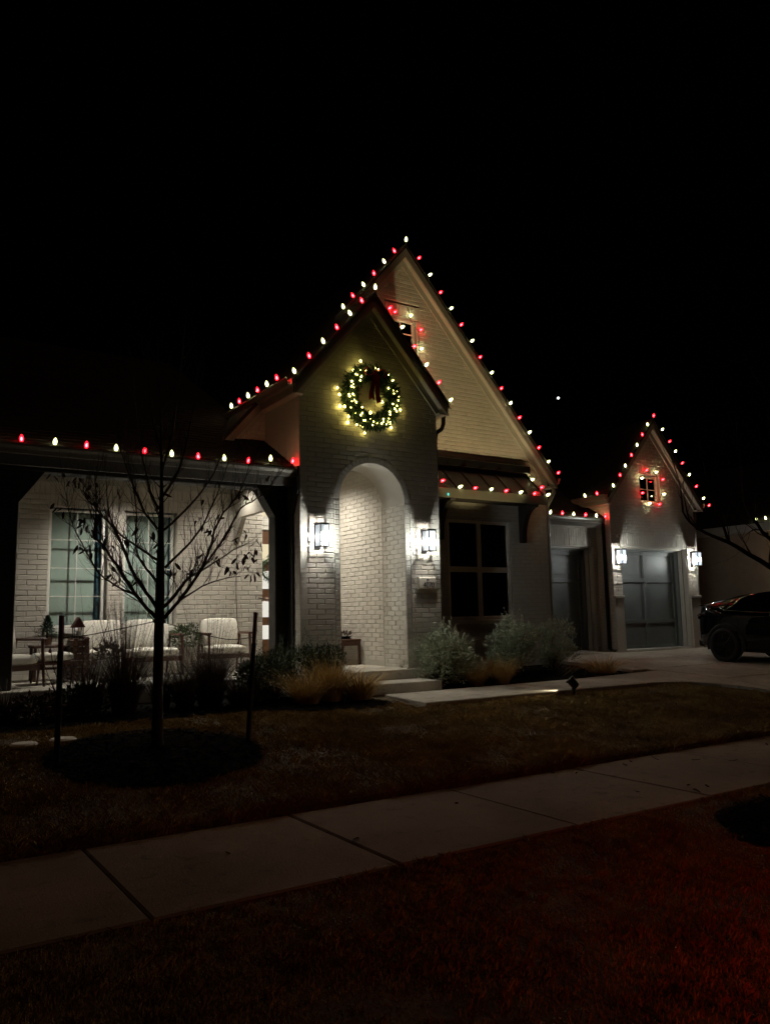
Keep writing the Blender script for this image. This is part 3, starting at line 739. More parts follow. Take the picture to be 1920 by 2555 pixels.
MB().lathe([(.03, -.075), (.052, -.06), (.06, -.02), (.06, .055), (.072, .06), (.072, .085), (.06, .085), (.055, .06), (.002, .055)], hc, 18, hd).build('lamp_head', 'black', ls)
MB().lathe([(.054, .061), (.054, .066), (.002, .068)], hc, 16, hd).build('lens', emit('spot_lens', (1, .9, .66), 5), ls)
lo = light('spot_lamp', 'SPOT', hc+hd*.10, 640, (1, .81, .40), .035, ls, spot_size=R(37), spot_blend=.35)
lo.rotation_euler = Vector((.186, .50, .846)).to_track_quat('-Z', 'Y').to_euler()

lk = light('rim_leak', 'SPOT', (8.60, 8.66, .475), 12, (1, .86, .6), .012, ls, spot_size=R(78), spot_blend=.5)
lk.rotation_euler = Vector((-1, .22, -.22)).to_track_quat('-Z', 'Y').to_euler()

# ================================================================== CHRISTMAS LIGHT STRINGS
def bulb_mesh(rs, name, prof):
    m = MB(); m.lathe(prof, (0, 0, 0), rs)
    me = bpy.data.meshes.new(name); me.from_pydata(m.v, [], m.f); me.update(); me.shade_smooth(); return me
SHELL = [(.015, .0), (.024, .016), (.029, .038), (.025, .062), (.014, .086), (.003, .098)]  # oversized shell: bloom around each bulb put into the shape
CORE = [(.004, .014), (.013, .026), (.015, .040), (.010, .058), (.002, .066)]
ME = {}
for c, sm, cm in (('W', 'Wshell', 'W'), ('R', 'Rshell', 'Rr')):
    a = bulb_mesh(10, 'bulb', SHELL); a.materials.append(MT[sm]); b = bulb_mesh(8, 'glowing_core', CORE); b.materials.append(MT[cm]); ME[c] = (a, b)
sk = bulb_mesh(8, 'socket', [(.012, -.038), (.014, -.034), (.014, .002), (.012, .004)]); sk.materials.append(MT['wire'])
def string(pts, dirs, label, sag=.03, wire_pts=None):
    P = [Vector(p[:3]) for p in pts]
    t = thing('christmas_light_string', label, 'string lights', tuple(P[0]), 'christmas light strings')
    off = P[0]; path = []
    for i, p in enumerate(pts):
        d = Vector(dirs(i, p) if callable(dirs) else dirs).normalized()
        d = (d+Vector((random.uniform(-.16, .16), random.uniform(-.16, .16), random.uniform(-.12, .12)))).normalized()
        base = P[i]-d*.035; c = p[3]
        q = Vector((0, 0, 1)).rotation_difference(d)
        o = bpy.data.objects.new('white_bulb' if c == 'W' else 'red_bulb', ME[c][0]); COL.objects.link(o); o.parent = t
        o.location = base-off; o.rotation_mode = 'QUATERNION'; o.rotation_quaternion = q
        k = bpy.data.objects.new('glowing_core', ME[c][1]); COL.objects.link(k); k.parent = o
        k = bpy.data.objects.new('socket', sk); COL.objects.link(k); k.parent = o
        b2 = base-d*.036
        if path:
            a = path[-1]; mid = (a+b2)/2; path += [a*.66+b2*.34-Vector((0, 0, sag*.6)), a*.34+b2*.66-Vector((0, 0, sag*.6))]
        path.append(b2)
    MB().tube(path, .0055, 5).build('wire', 'wire', t)
    return t
BIG_L=[(8.213,11.760,8.565,'W'),(7.942,11.760,8.275,'R'),(7.711,11.760,8.012,'W'),(7.481,11.760,7.731,'R'),(7.256,11.760,7.466,'W'),(7.029,11.760,7.211,'R'),(6.824,11.760,6.962,'W')]
BIG_R=[(8.500,11.760,8.271,'R'),(8.748,11.760,7.990,'W'),(8.991,11.760,7.689,'R'),(9.233,11.760,7.415,'W'),(9.470,11.760,7.129,'R'),(9.727,11.760,6.846,'W'),(9.918,11.760,6.549,'R'),(10.199,11.760,6.274,'W'),(10.438,11.760,5.988,'R'),(10.667,11.760,5.714,'W'),(10.888,11.760,5.444,'R'),(11.144,11.760,5.167,'W'),(11.385,11.760,4.875,'R'),(11.636,11.760,4.607,'W'),(11.901,11.760,4.394,'R')]
TOW_L=[(6.713,10.520,6.839,'W'),(6.451,10.520,6.558,'R'),(6.230,10.520,6.302,'W'),(5.986,10.520,6.025,'R'),(5.740,10.520,5.754,'W'),(5.495,10.520,5.479,'R'),(5.241,10.520,5.200,'W')]
TOW_E=[(5.130,10.899,5.180,'R'),(5.130,11.264,5.175,'W'),(5.130,11.621,5.17,'R'),(5.130,12.002,5.17,'W'),(5.130,12.373,5.165,'R'),(5.130,12.724,5.165,'W')]
TOW_R=[(6.985,10.520,6.543,'R'),(7.222,10.520,6.261,'W'),(7.458,10.520,5.971,'R'),(7.698,10.520,5.689,'W'),(7.949,10.520,5.419,'R'),(8.186,10.520,5.148,'W')]
AWN=[(8.592,11.350,3.916,'R'),(8.989,11.350,3.833,'W'),(9.340,11.350,3.836,'R'),(9.721,11.350,3.835,'W'),(10.090,11.350,3.835,'R'),(10.455,11.350,3.829,'W'),(10.815,11.350,3.830,'R'),(11.175,11.350,3.830,'W'),(11.180,11.522,4.003,'R'),(11.180,11.786,4.201,'W')]
BWINL=[(8.005,11.880,7.144,'R'),(8.363,11.880,7.140,'W'),(8.585,11.880,6.903,'R'),(8.588,11.880,6.529,'W'),(8.585,11.88,6.17,'R'),(8.25,11.88,6.02,'W'),(7.95,11.88,6.02,'R'),(7.855,11.88,6.35,'W'),(7.855,11.88,6.75,'R')]
PORCH=[(1.150,10.740,3.812,'W'),(1.542,10.740,3.812,'R'),(1.938,10.740,3.812,'W'),(2.325,10.740,3.808,'R'),(2.706,10.740,3.806,'W'),(3.085,10.740,3.806,'R'),(3.460,10.740,3.80,'W'),(3.838,10.740,3.80,'R'),(4.227,10.740,3.81,'W'),(4.598,10.740,3.808,'R'),(4.970,10.780,3.88,'W'),(5.335,10.780,3.875,'R')]
GAR1=[(12.732,12.880,3.75,'W'),(13.102,12.880,3.748,'R'),(13.460,12.880,3.745,'W'),(13.841,12.880,3.75,'R'),(14.201,12.880,3.75,'W'),(14.50,12.880,3.75,'R')]
GCOR=[(14.300,12.915,4.285,'R'),(14.300,13.295,4.285,'W')]
GAR_L=[(14.529,12.610,4.445,'W'),(14.778,12.610,4.715,'R'),(14.982,12.610,4.955,'W'),(15.223,12.610,5.236,'R'),(15.447,12.610,5.505,'W'),(15.662,12.610,5.785,'R'),(15.881,12.610,6.063,'W'),(16.131,12.610,6.313,'R')]
GAR_R=[(16.424,12.610,6.0,'W'),(16.675,12.610,5.72,'R'),(16.875,12.610,5.49,'W'),(17.115,12.610,5.21,'R'),(17.357,12.610,4.93,'W'),(17.609,12.610,4.65,'R'),(17.870,12.610,4.36,'W'),(18.08,12.610,4.190,'R')]
GWINL=[(15.869,12.720,4.943,'R'),(16.227,12.720,4.925,'W'),(16.455,12.720,4.757,'R'),(16.463,12.720,4.390,'W'),(16.268,12.720,4.128,'R'),(15.904,12.720,4.126,'W'),(15.662,12.720,4.366,'R'),(15.679,12.720,4.731,'W')]
lft = (-.55, -.25, .8); rgt = (.72, -.12, .68)
string(BIG_L[::-1]+BIG_R, lambda i, p: (0, -.2, 1) if i == 6 else (lft if i < 6 else rgt), 'red and white christmas lights along the tallest gable roof edges')
string(TOW_E[::-1]+TOW_L[::-1]+TOW_R, lambda i, p: (-.25, 0, 1) if i < 6 else ((0, -.2, 1) if i == 12 else (lft if i < 12 else rgt)), 'red and white christmas lights along the tower gable and its side eave')
string(PORCH, (0, -.12, 1), 'red and white christmas lights along the porch gutter', .02)
string(AWN, lambda i, p: (.85, -.25, .45), 'red and white christmas lights along the metal awning edge', .02)
string(BWINL, (0, -1, .1), 'red and white christmas lights around the window high in the tallest gable', .01)
string(GAR1, (0, -.2, 1), 'red and white christmas lights along the low gutter between the gables', .02)
string(GCOR+GAR_L+GAR_R, lambda i, p: (-.2, 0, 1) if i < 2 else ((0, -.2, 1) if i == 9 else (lft if i < 9 else rgt)), 'red and white christmas lights along the garage gable roof edges')
string(GWINL, (0, -1, .1), 'red and white christmas lights ringing the small garage gable window', .01)

# ================================================================== WREATHS
def wreath(x, y, z, Rm, rt, n, label, lights=(), bow=True, red=True):
    t = thing('christmas_wreath', label, 'wreath', (x, y, z))
    V = []; F = []
    for k in range(n):
        a = random.uniform(0, 2*math.pi); b = random.uniform(0, 2*math.pi); rr = rt*math.sqrt(random.uniform(.05, 1))
        rad = Rm+rr*math.cos(b); c = Vector((x+rad*math.cos(a), y+rr*math.sin(b)*.8, z+rad*math.sin(a)))
        tang = Vector((-math.sin(a), 0, math.cos(a))); out = Vector((math.cos(a)*math.cos(b), math.sin(b), math.sin(a)*math.cos(b)))
        d = (tang*random.uniform(-.6, 1.2)+out*random.uniform(.2, 1.2)+Vector((random.uniform(-.4, .4),)*3)).normalized()
        L = random.uniform(.35, .9)*rt; s = d.orthogonal().normalized(); s = (Matrix.Rotation(random.uniform(0, 6.28), 3, d) @ s)*L*.12
        i = len(V); V += [c-s, c+s, c+d*L+s*.3, c+d*L-s*.3]; F.append((i, i+1, i+2, i+3))
    tag(np_mesh('foliage', [tuple(v) for v in V], F, 'needle', t), kind='stuff')
    MB().tube([(x+Rm*math.cos(2*math.pi*k/28), y, z+Rm*math.sin(2*math.pi*k/28)) for k in range(29)], rt*.32, 7).build('ring_frame', 'needle', t)
    if bow:
        m = MB(); s = rt/.1; by = y-rt*1.05; bz = z+Rm*.93
        for sx in (-1, 1):
            loop = [(0, 0, .0), (.07*sx, -.02, .05), (.16*sx, -.03, .06), (.21*sx, -.02, .0), (.17*sx, 0, -.06), (.08*sx, .0, -.045), (0, 0, 0)]
            for q in (-1, 1):
                pass
            vs = []
            for (a, b, c) in loop:
                for wv in (-.045, .045): vs.append((x+a*s*.9, by+b*s+wv*.6*s, bz+c*s*.9+wv*.35*s))
            m.add(vs, [(2*i, 2*i+1, 2*i+3, 2*i+2) for i in range(len(loop)-1)])
        m.lathe([(.01*s, -.03*s), (.03*s, -.015*s), (.03*s, .015*s), (.01*s, .03*s)], (x, by-.01, bz), 10, (0, 0, 1))
        for sx, L in ((-1, .42), (1, .46)):
            vs = []
            for k in range(7):
                u = k/6; cx = x+sx*(.012+.055*u)*s+.008*math.sin(u*7)*s; cz = bz-.02*s-L*s*.95*u; wv = (.03+.014*u)*s
                vs += [(cx-wv, by-.015*s*math.sin(u*6), cz), (cx+wv, by-.01*s-.02*s*math.cos(u*5), cz)]
            vs += [(vs[-2][0]/2+vs[-1][0]/2, by, vs[-1][2]+.035*s)]
            fs = [(2*i, 2*i+1, 2*i+3, 2*i+2) for i in range(5)]+[(10, 11, 14), (10, 14, 12), (11, 13, 14)]
            m.add(vs, fs)
        m.build('bow', 'red', t)
    me = bulb_mesh(6, 'mini_light', [(.002, -.012), (.009, -.006), (.011, .002), (.006, .01), (.001, .014)]); me.materials.append(MT['mini'])
    for (a, b) in lights:
        o = bpy.data.objects.new('mini_light', me); COL.objects.link(o); o.parent = t
        r_ = math.hypot(a, b); o.location = (a, -rt*random.uniform(.55, 1.15) if abs(r_-Rm) < rt*.75 else random.uniform(.02, .085), b); o.scale = (random.uniform(.7, 1.2)*(1.0 if abs(r_-Rm) < rt*.9 else 1.7),)*3
    return t
WL=[(-0.301,0.417),(-0.239,0.403),(-0.163,0.402),(0.028,0.466),(0.059,0.445),(0.076,0.522),(-0.347,0.307),(-0.315,0.310),(-0.232,0.301),(-0.264,0.269),(-0.276,0.214),(-0.433,0.173),(-0.393,0.195),(-0.390,0.141),(-0.437,0.095),(-0.404,0.080),(0.242,0.394),(0.275,0.389),(0.314,0.387),(0.349,0.363),(0.371,0.317),(0.328,0.292),(0.279,0.174),(0.467,0.205),(0.518,0.175),(0.380,0.097),(0.482,0.061),(0.447,-0.012),(0.322,-0.031),(0.352,-0.081),(0.412,-0.110),(0.507,-0.087),(-0.467,-0.034),(-0.419,-0.031),(-0.366,-0.029),(-0.322,-0.006),(-0.454,-0.061),(-0.295,-0.081),(-0.416,-0.137),(-0.375,-0.111),(-0.359,-0.155),(-0.431,-0.237),(-0.487,-0.207),(-0.248,-0.217),(-0.384,-0.337),(-0.345,-0.313),(-0.262,-0.344),(-0.233,-0.307),(-0.094,-0.301),(0.048,-0.290),(0.130,-0.290),(0.274,-0.225),(0.306,-0.253),(0.368,-0.165),(0.396,-0.204),(0.479,-0.147),(0.441,-0.252),(-0.069,-0.373),(0.165,-0.353),(0.239,-0.347),(-0.031,-0.421),(0.045,-0.430),(0.137,-0.408),(0.261,-0.385),(0.303,-0.378),(0.366,-0.377),(0.231,-0.424),(-0.180,-0.464),(-0.257,-0.463),(-0.228,-0.431),(-0.135,-0.480),(-0.064,-0.486),(0.044,-0.493),(0.109,-0.440),(-0.179,-0.417)]
added_glow_at = [(-.57, -.02), (-.55, -.20), (-.40, -.44), (.42, -.43), (-.18, .58), (.22, -.04), (.02, -.23), (-.10, -.58), (-.58, .10), (.58, -.12)]  # extra mini lights added near the wall for its yellow glow
wreath(6.64, YT-.12, 5.0, .41, .112, 6500, 'large lit evergreen wreath with red bow on the tower wall', WL+added_glow_at)
wreath(6.45, YD-.05, 2.45, .20, .06, 900, 'green wreath hanging on the lit front door', bow=False)

# ================================================================== PORCH FURNITURE
def xf(x, y, z, rz=0): return Matrix.Translation((x, y, z)) @ Matrix.Rotation(rz, 4, 'Z')
def cushion(M, x0, x1, y0, y1, z0, z1, name, parent, m='cushion', puff=.03):
    # puffed pillow box: grid sphere-ish
    n = 8; vs = []; key = {}; mb = MB(M); fs = []
    c = Vector(((x0+x1)/2, (y0+y1)/2, (z0+z1)/2)); h = Vector(((x1-x0)/2, (y1-y0)/2, (z1-z0)/2))
    def P(u, v, ax, s):
        q = [0, 0, 0]; q[ax] = s; q[(ax+1) % 3] = u; q[(ax+2) % 3] = v
        e = 7.; l = (sum(abs(k)**e for k in q))**(1/e); q = [k/l for k in q]
        thin = min(range(3), key=lambda k: h[k])
        o = [k for k in range(3) if k != thin]; f = (1-.55*(abs(q[o[0]])**4+abs(q[o[1]])**4)/2)
        r = [q[k]*h[k] for k in range(3)]; r[thin] *= f*1.12
        return c+Vector(r)+Vector((random.uniform(-1, 1),)*3)*.0015
    for ax in range(3):
        for s in (-1, 1):
            b = len(vs)
            for i in range(n+1):
                for j in range(n+1): vs.append(P(-1+2*i/n, -1+2*j/n, ax, s))
            for i in range(n):
                for j in range(n):
                    q = (b+i*(n+1)+j, b+(i+1)*(n+1)+j, b+(i+1)*(n+1)+j+1, b+i*(n+1)+j+1); fs.append(q if s > 0 else q[::-1])
    mb.add(vs, fs); return mb.build(name, m, parent, smooth=True)
def lounge_seat(x, y, rz, wd, label, name, cat, cush=1):
    # mid-century timber frame seat, front faces local -Y
    t = thing(name, label, cat, (x, y, FL)); M = xf(x, y, FL, rz); h = wd/2
    for s in (-1, 1):
        MB(M).tube([(s*h, -.34, .60), (s*h, -.40, 0)], [.024, .016], 6).build('leg', 'wood', t)
        MB(M).tube([(s*h, .26, .60), (s*h, .40, 0)], [.024, .016], 6).build('leg', 'wood', t)
        MB(M).bbox(s*h-.03, s*h+.03, -.40, .36, .595, .628, .008).build('armrest', 'wood', t)
    MB(M).bbox(-h, h, -.36, -.32, .22, .29, .006).build('seat_rail', 'wood', t)
    MB(M).bbox(-h, h, .26, .30, .22, .29, .006).build('seat_rail', 'wood', t)
    for s in (-1, 1): MB(M).bbox(s*h-.018, s*h+.018, -.34, .30, .215, .285, .006).build('side_rail', 'wood', t)
    for k in range(int(wd/.09)):
        xx = -h+.06+k*.09
        MB(M @ Matrix.Translation((xx, .30, .3)) @ Matrix.Rotation(R(-14), 4, 'X')).box(-.015, .015, -.008, .008, 0, .52).build('back_slat', 'wood', t)
    cw = (wd-.05)/cush
    for k in range(cush):
        a = -h+.025+k*cw
        cushion(M, a, a+cw-.006, -.37, .27, .285, .42, 'seat_cushion', t)
        cushion(M @ Matrix.Translation((0, .21, .40)) @ Matrix.Rotation(R(-13), 4, 'X'), a, a+cw-.006, -.08, .09, .0, .46, 'back_cushion', t)
    return t
lounge_seat(1.56, 11.64, R(24), .66, 'timber armchair with cream cushions beside the thick dark porch post', 'armchair', 'armchair')
lounge_seat(3.42, 12.52, R(0), 1.42, 'two seat timber sofa with cream cushions under the porch windows', 'sofa', 'sofa', 2)
lounge_seat(4.93, 12.50, R(-6), .66, 'timber armchair with cream cushions against the bare porch brick wall', 'armchair', 'armchair')
ot = thing('ottoman', 'low timber ottoman with cream cushion beside the armchair', 'ottoman', (2.22, 11.95, FL)); M = xf(2.22, 11.95, FL)
for sx in (-1, 1):
    for sy in (-1, 1): MB(M).tube([(sx*.2, sy*.2, .3), (sx*.23, sy*.23, 0)], [.02, .014], 6).build('leg', 'wood', ot)
MB(M).bbox(-.24, .24, -.24, .24, .26, .31, .006).build('frame', 'wood', ot)
cushion(M, -.25, .25, -.25, .25, .31, .42, 'cushion', ot)
bs = MB().lathe([(.015, 0), (.022, .012), (.022, .04), (.01, .06)], (2.16, 11.80, FL+.415), 10).build('ornament', 'redpaint', smooth=True); tag(bs, 'small dark red ball ornament resting on the ottoman', 'ornament')
st = thing('side_table', 'small timber side table carrying the potted christmas tree', 'side table', (2.28, 12.62, FL)); M = xf(2.28, 12.62, FL)
MB(M).bbox(-.24, .24, -.2, .2, .47, .51, .008).build('table_top', 'wood', st)
for sx in (-1, 1):
    for sy in (-1, 1): MB(M).bbox(sx*.2-.02, sx*.2+.02, sy*.16-.02, sy*.16+.02, 0, .47, .004).build('leg', 'wood', st)
MB(M).bbox(-.2, .2, -.16, .16, .16, .185, .004).build('shelf', 'wood', st)
def conifer(x, y, z, h, r, n, label, pot):
    t = thing('potted_christmas_tree', label, 'christmas tree', (x, y, z))
    MB().lathe([(.055, 0), (.075, .09), (.08, .1), (.07, .1), (.06, .085), (.002, .08)], (x, y, z), 14).build('pot', pot, t)
    MB().tube([(x, y, z+.08), (x, y, z+h)], [.014, .004], 6).build('trunk', 'bark', t)
    V = []; F = []
    for k in range(n):
        u = random.random()**.8; zz = z+.12+u*(h-.1); rad = r*(1-u)*random.uniform(.25, 1)*(1+.25*math.sin(u*40)); a = random.uniform(0, 6.283)
        c = Vector((x+rad*math.cos(a), y+rad*math.sin(a), zz)); d = Vector((math.cos(a), math.sin(a), random.uniform(-.3, .9))).normalized(); L = random.uniform(.02, .045)
        s = Vector((-math.sin(a), math.cos(a), random.uniform(-.5, .5)))*.006; i = len(V); V += [c-s, c+s, c+d*L]; F.append((i, i+1, i+2))
    tag(np_mesh('foliage', [tuple(v) for v in V], F, 'needle', t), kind='stuff'); return t
conifer(2.25, 12.56, FL+.51, .40, .17, 2600, 'small potted christmas tree on the porch side table', 'terra')
ct = thing('wood_crate', 'brown slatted timber crate standing at the sofa end', 'crate', (2.60, 12.15, FL))
for k in range(6): MB().bbox(2.50, 2.72, 12.0, 12.02, FL+.02+k*.095, FL+.10+k*.095, .004).build('slat', 'wood', ct)
for k in range(6): MB().bbox(2.49, 2.505, 12.02, 12.4, FL+.02+k*.095, FL+.10+k*.095, .004).build('slat', 'wood', ct)
for xx in (2.507, 2.70):
    for yy in (12.02, 12.37): MB().box(xx, xx+.02, yy, yy+.02, FL, FL+.585).build('corner_post', 'wood', ct)
MB().bbox(2.495, 2.725, 11.995, 12.405, FL+.585, FL+.605, .004).build('lid', 'wood', ct)
rb = thing('birdhouse_lantern', 'red roofed house shaped lantern on the timber crate', 'lantern', (2.58, 12.12, FL+.605)); zb = FL+.605
for sx in (-1, 1):
    for sy in (-1, 1): MB().box(2.58+sx*.06-.006, 2.58+sx*.06+.006, 12.12+sy*.06-.006, 12.12+sy*.06+.006, zb, zb+.15).build('frame_bar', 'black', rb)
MB().box(2.51, 2.65, 12.05, 12.19, zb, zb+.012).build('base', 'black', rb)
MB().prism([(2.49, zb+.15), (2.67, zb+.15), (2.58, zb+.30)], (12.04, 12.20)).build('roof', 'redpaint', rb)
MB().lathe([(.025, 0), (.025, .09), (.004, .095)], (2.58, 12.12, zb+.013), 10).build('candle', 'cushion', rb)
pp = thing('planter', 'white round planter standing before the sofa', 'planter', (2.92, 11.72, FL))
MB().lathe([(.12, 0), (.15, .02), (.165, .28), (.172, .30), (.155, .30), (.145, .27), (.002, .26)], (2.92, 11.72, FL), 20).build('pot', 'white', pp, smooth=False)
def leafy(parent, c, rx, rz, n, L, m, name='foliage', up=.4, wd=.35, flat=1., shape=None):
    V = []; F = []; c = Vector(c)
    for k in range(n):
        d = Vector((random.gauss(0, 1), random.gauss(0, 1), random.gauss(0, 1))).normalized()*random.uniform(.35, 1)**.5
        lump = 1+.22*math.sin(d.x*5+c.x*7)+.18*math.sin(d.y*6+d.z*5+c.y*3)
        p = c+Vector((d.x*rx*lump, d.y*rx*lump*flat, d.z*rz*lump))
        g = (d+Vector((random.uniform(-.7, .7), random.uniform(-.7, .7), up+random.uniform(-.4, .5)))).normalized(); l = L*random.uniform(.6, 1.3)
        s = Matrix.Rotation(random.uniform(0, 6.28), 3, g) @ g.orthogonal().normalized()*l*wd*.5
        i = len(V); V += [p, p+g*l*.5-s, p+g*l, p+g*l*.5+s]; F.append((i, i+1, i+2, i+3))
    return tag(np_mesh(name, [tuple(v) for v in V], F, m, parent), kind='stuff')
leafy(pp, (2.92, 11.72, FL+.38), .16, .12, 260, .08, 'darkgrass')
p2 = thing('potted_shrub', 'round green potted shrub between sofa and armchair', 'potted plant', (4.32, 12.55, FL))
MB().lathe([(.13, 0), (.17, .38), (.18, .41), (.16, .41), (.15, .38), (.002, .37)], (4.32, 12.55, FL), 20).build('pot', 'stone', p2)
leafy(p2, (4.32, 12.55, FL+.56), .20, .19, 900, .055, 'green')
cs = thing('console_table', 'brown timber console table along the entry passage wall', 'console table', (7.17, 12.75, FL))
MB().bbox(6.98, 7.385, 12.25, 13.25, FL+.41, FL+.445, .008).build('table_top', 'wood', cs)
for xx in (7.0, 7.34):
    for yy in (12.27, 13.19): MB().bbox(xx, xx+.04, yy, yy+.04, FL, FL+.41, .004).build('leg', 'wood', cs)
MB().bbox(7.0, 7.38, 12.285, 12.30, FL+.33, FL+.41, .004).build('apron', 'wood', cs)
MB().prism([(12.30, FL+.33), (12.62, FL+.33), (12.33, FL+.02), (12.30, FL+.02)], (7.01, 7.035), 'x').build('brace', 'wood', cs)
dc = thing('decor_bowl', 'dark bowl of greenery on the entry console table', 'bowl', (7.18, 12.5, FL+.445))
MB().lathe([(.05, 0), (.1, .015), (.14, .05), (.13, .05), (.09, .02), (.002, .015)], (7.18, 12.5, FL+.445), 16).build('bowl', 'black', dc)
leafy(dc, (7.18, 12.5, FL+.51), .11, .05, 120, .07, 'darkgrass')
cb = MB().tube([(5.36, 13.03, 3.5), (5.362, 13.03, 2.9), (5.358, 13.03, 1.97), (5.383, 13.03, 1.42), (5.44, 13.03, 1.25), (5.44, 13.0, .72), (5.3, 12.9, .70)], .006, 6).build('power_cable', 'rope'); tag(cb, 'thin power cable hanging down the porch brick wall', 'cable')

# ================================================================== PLANTING
def clump(name, label, cat, x, y, h, r, n, m, lean=.5, wid=.006, droop=.35, group=None, plume=0, seg=4):
    z = G(y)-.02; V = []; F = []
    for k in range(n):
        a = random.uniform(0, 6.283); rb = r*.22*math.sqrt(random.random()); b = Vector((x+rb*math.cos(a), y+rb*math.sin(a), z))
        H = h*random.uniform(.55, 1.08); out = Vector((math.cos(a), math.sin(a), 0)) ; ln = lean*random.uniform(.15, 1.15)*r/h*1.6
        s = Vector((-out.y, out.x, 0)); s = (s+out*random.uniform(-.6, .6)).normalized()*wid*random.uniform(.6, 1.3); i0 = len(V); dr = droop*random.uniform(.2, 1.3)
        sw_ = Vector((random.uniform(-.06, .06), random.uniform(-.06, .06), 0))*h
        for q in range(seg+1):
            u = q/seg; p = b+out*(ln*H*(u**1.6))+Vector((0, 0, H*(u-dr*u**3)))+sw_*u*u; wv = s*(1-.85*u)
            V += [p-wv, p+wv]
        F += [(i0+2*q, i0+2*q+1, i0+2*q+3, i0+2*q+2) for q in range(seg)]
    if plume:
        for k in range(plume):
            a = random.uniform(0, 6.283); H = h*random.uniform(.75, 1.55); out = Vector((math.cos(a), math.sin(a), 0))*random.uniform(.1, .8)*r
            b = Vector((x, y, z)); tip = b+out+Vector((0, 0, H)); i0 = len(V); s = Vector((.003, .001, 0))
            V += [b-s, b+s, tip+s*.4, tip-s*.4]; F.append((i0, i0+1, i0+2, i0+3))
            for q in range(26):
                p = b.lerp(tip, random.uniform(.72, 1.0)); d = Vector((random.uniform(-1, 1), random.uniform(-1, 1), random.uniform(.1, 1.2))).normalized()*random.uniform(.015, .05); s2 = d.orthogonal().normalized()*.0016
                i0 = len(V); V += [p-s2, p+s2, p+d+s2*.3, p+d-s2*.3]; F.append((i0, i0+1, i0+2, i0+3))
    o = np_mesh(name, np.array([tuple(v) for v in V])-np.array((x, y, z)), F, m); o.location = (x, y, z)
    return tag(o, label, cat, group)
fg = 'feather grass clumps in the beds'
clump('feather_clump', 'tan feather grass clump at the lawn corner below the left entry pier', 'plant', 5.00, 9.72, .66, .62, 900, 'tan', .75, .0035, .45, fg)
clump('feather_clump', 'tall tan feather grass clump in the middle of the trio by the step', 'plant', 5.42, 9.80, .78, .60, 1000, 'tan', .6, .0035, .35, fg)
clump('feather_clump', 'tan feather grass clump touching the concrete entry step', 'plant', 5.82, 9.72, .62, .62, 900, 'tan', .75, .0035, .45, fg)
clump('feather_clump', 'small tan feather grass beside the rounded sage bush next to the entry', 'plant', 8.22, 10.12, .46, .42, 700, 'tan', .65, .0035, .4, fg)
clump('feather_clump', 'golden feather grass tuft between the two sage bushes', 'plant', 8.72, 10.10, .58, .50, 900, 'tan', .65, .0035, .35, fg)
clump('arching_clump', 'arching brown grass spilling toward the driveway', 'plant', 11.35, 10.35, .62, .85, 700, 'tan', .95, .003, .75, fg)
clump('fountain_clump', 'tall dark fountain grass with feathery plumes in front of the sofa', 'plant', 2.74, 10.2, 1.0, .60, 1100, 'darkgrass', .6, .0030, .2, plume=150)
clump('fountain_clump', 'dark spiky grass clump in front of the right porch armchair', 'plant', 3.84, 10.2, .92, .62, 1300, 'darkgrass', .62, .0035, .15, plume=50)
clump('fountain_clump', 'low dark grass tuft at the foot of the porch slab by the thick post', 'plant', 1.40, 10.2, .5, .5, 700, 'darkgrass', .7, .0045, .35)
clump('fountain_clump', 'thin dark grass tuft behind the young tree trunk', 'plant', 3.25, 10.35, .62, .42, 700, 'darkgrass', .5, .0045, .2, plume=10)
clump('fountain_clump', 'dark plumed grass between the bare shrub and the sofa front', 'plant', 2.36, 10.28, .72, .45, 800, 'darkgrass', .6, .0032, .25, plume=40)
clump('fountain_clump', 'dark plumed grass right of the trunk before the potted shrub', 'plant', 3.45, 10.05, .70, .45, 800, 'darkgrass', .6, .0032, .25, plume=40)
clump('fountain_clump', 'dark low grass at the foot of the leaning pale topped stake bed edge', 'plant', 4.15, 9.95, .55, .45, 700, 'darkgrass', .7, .0032, .3, plume=10)
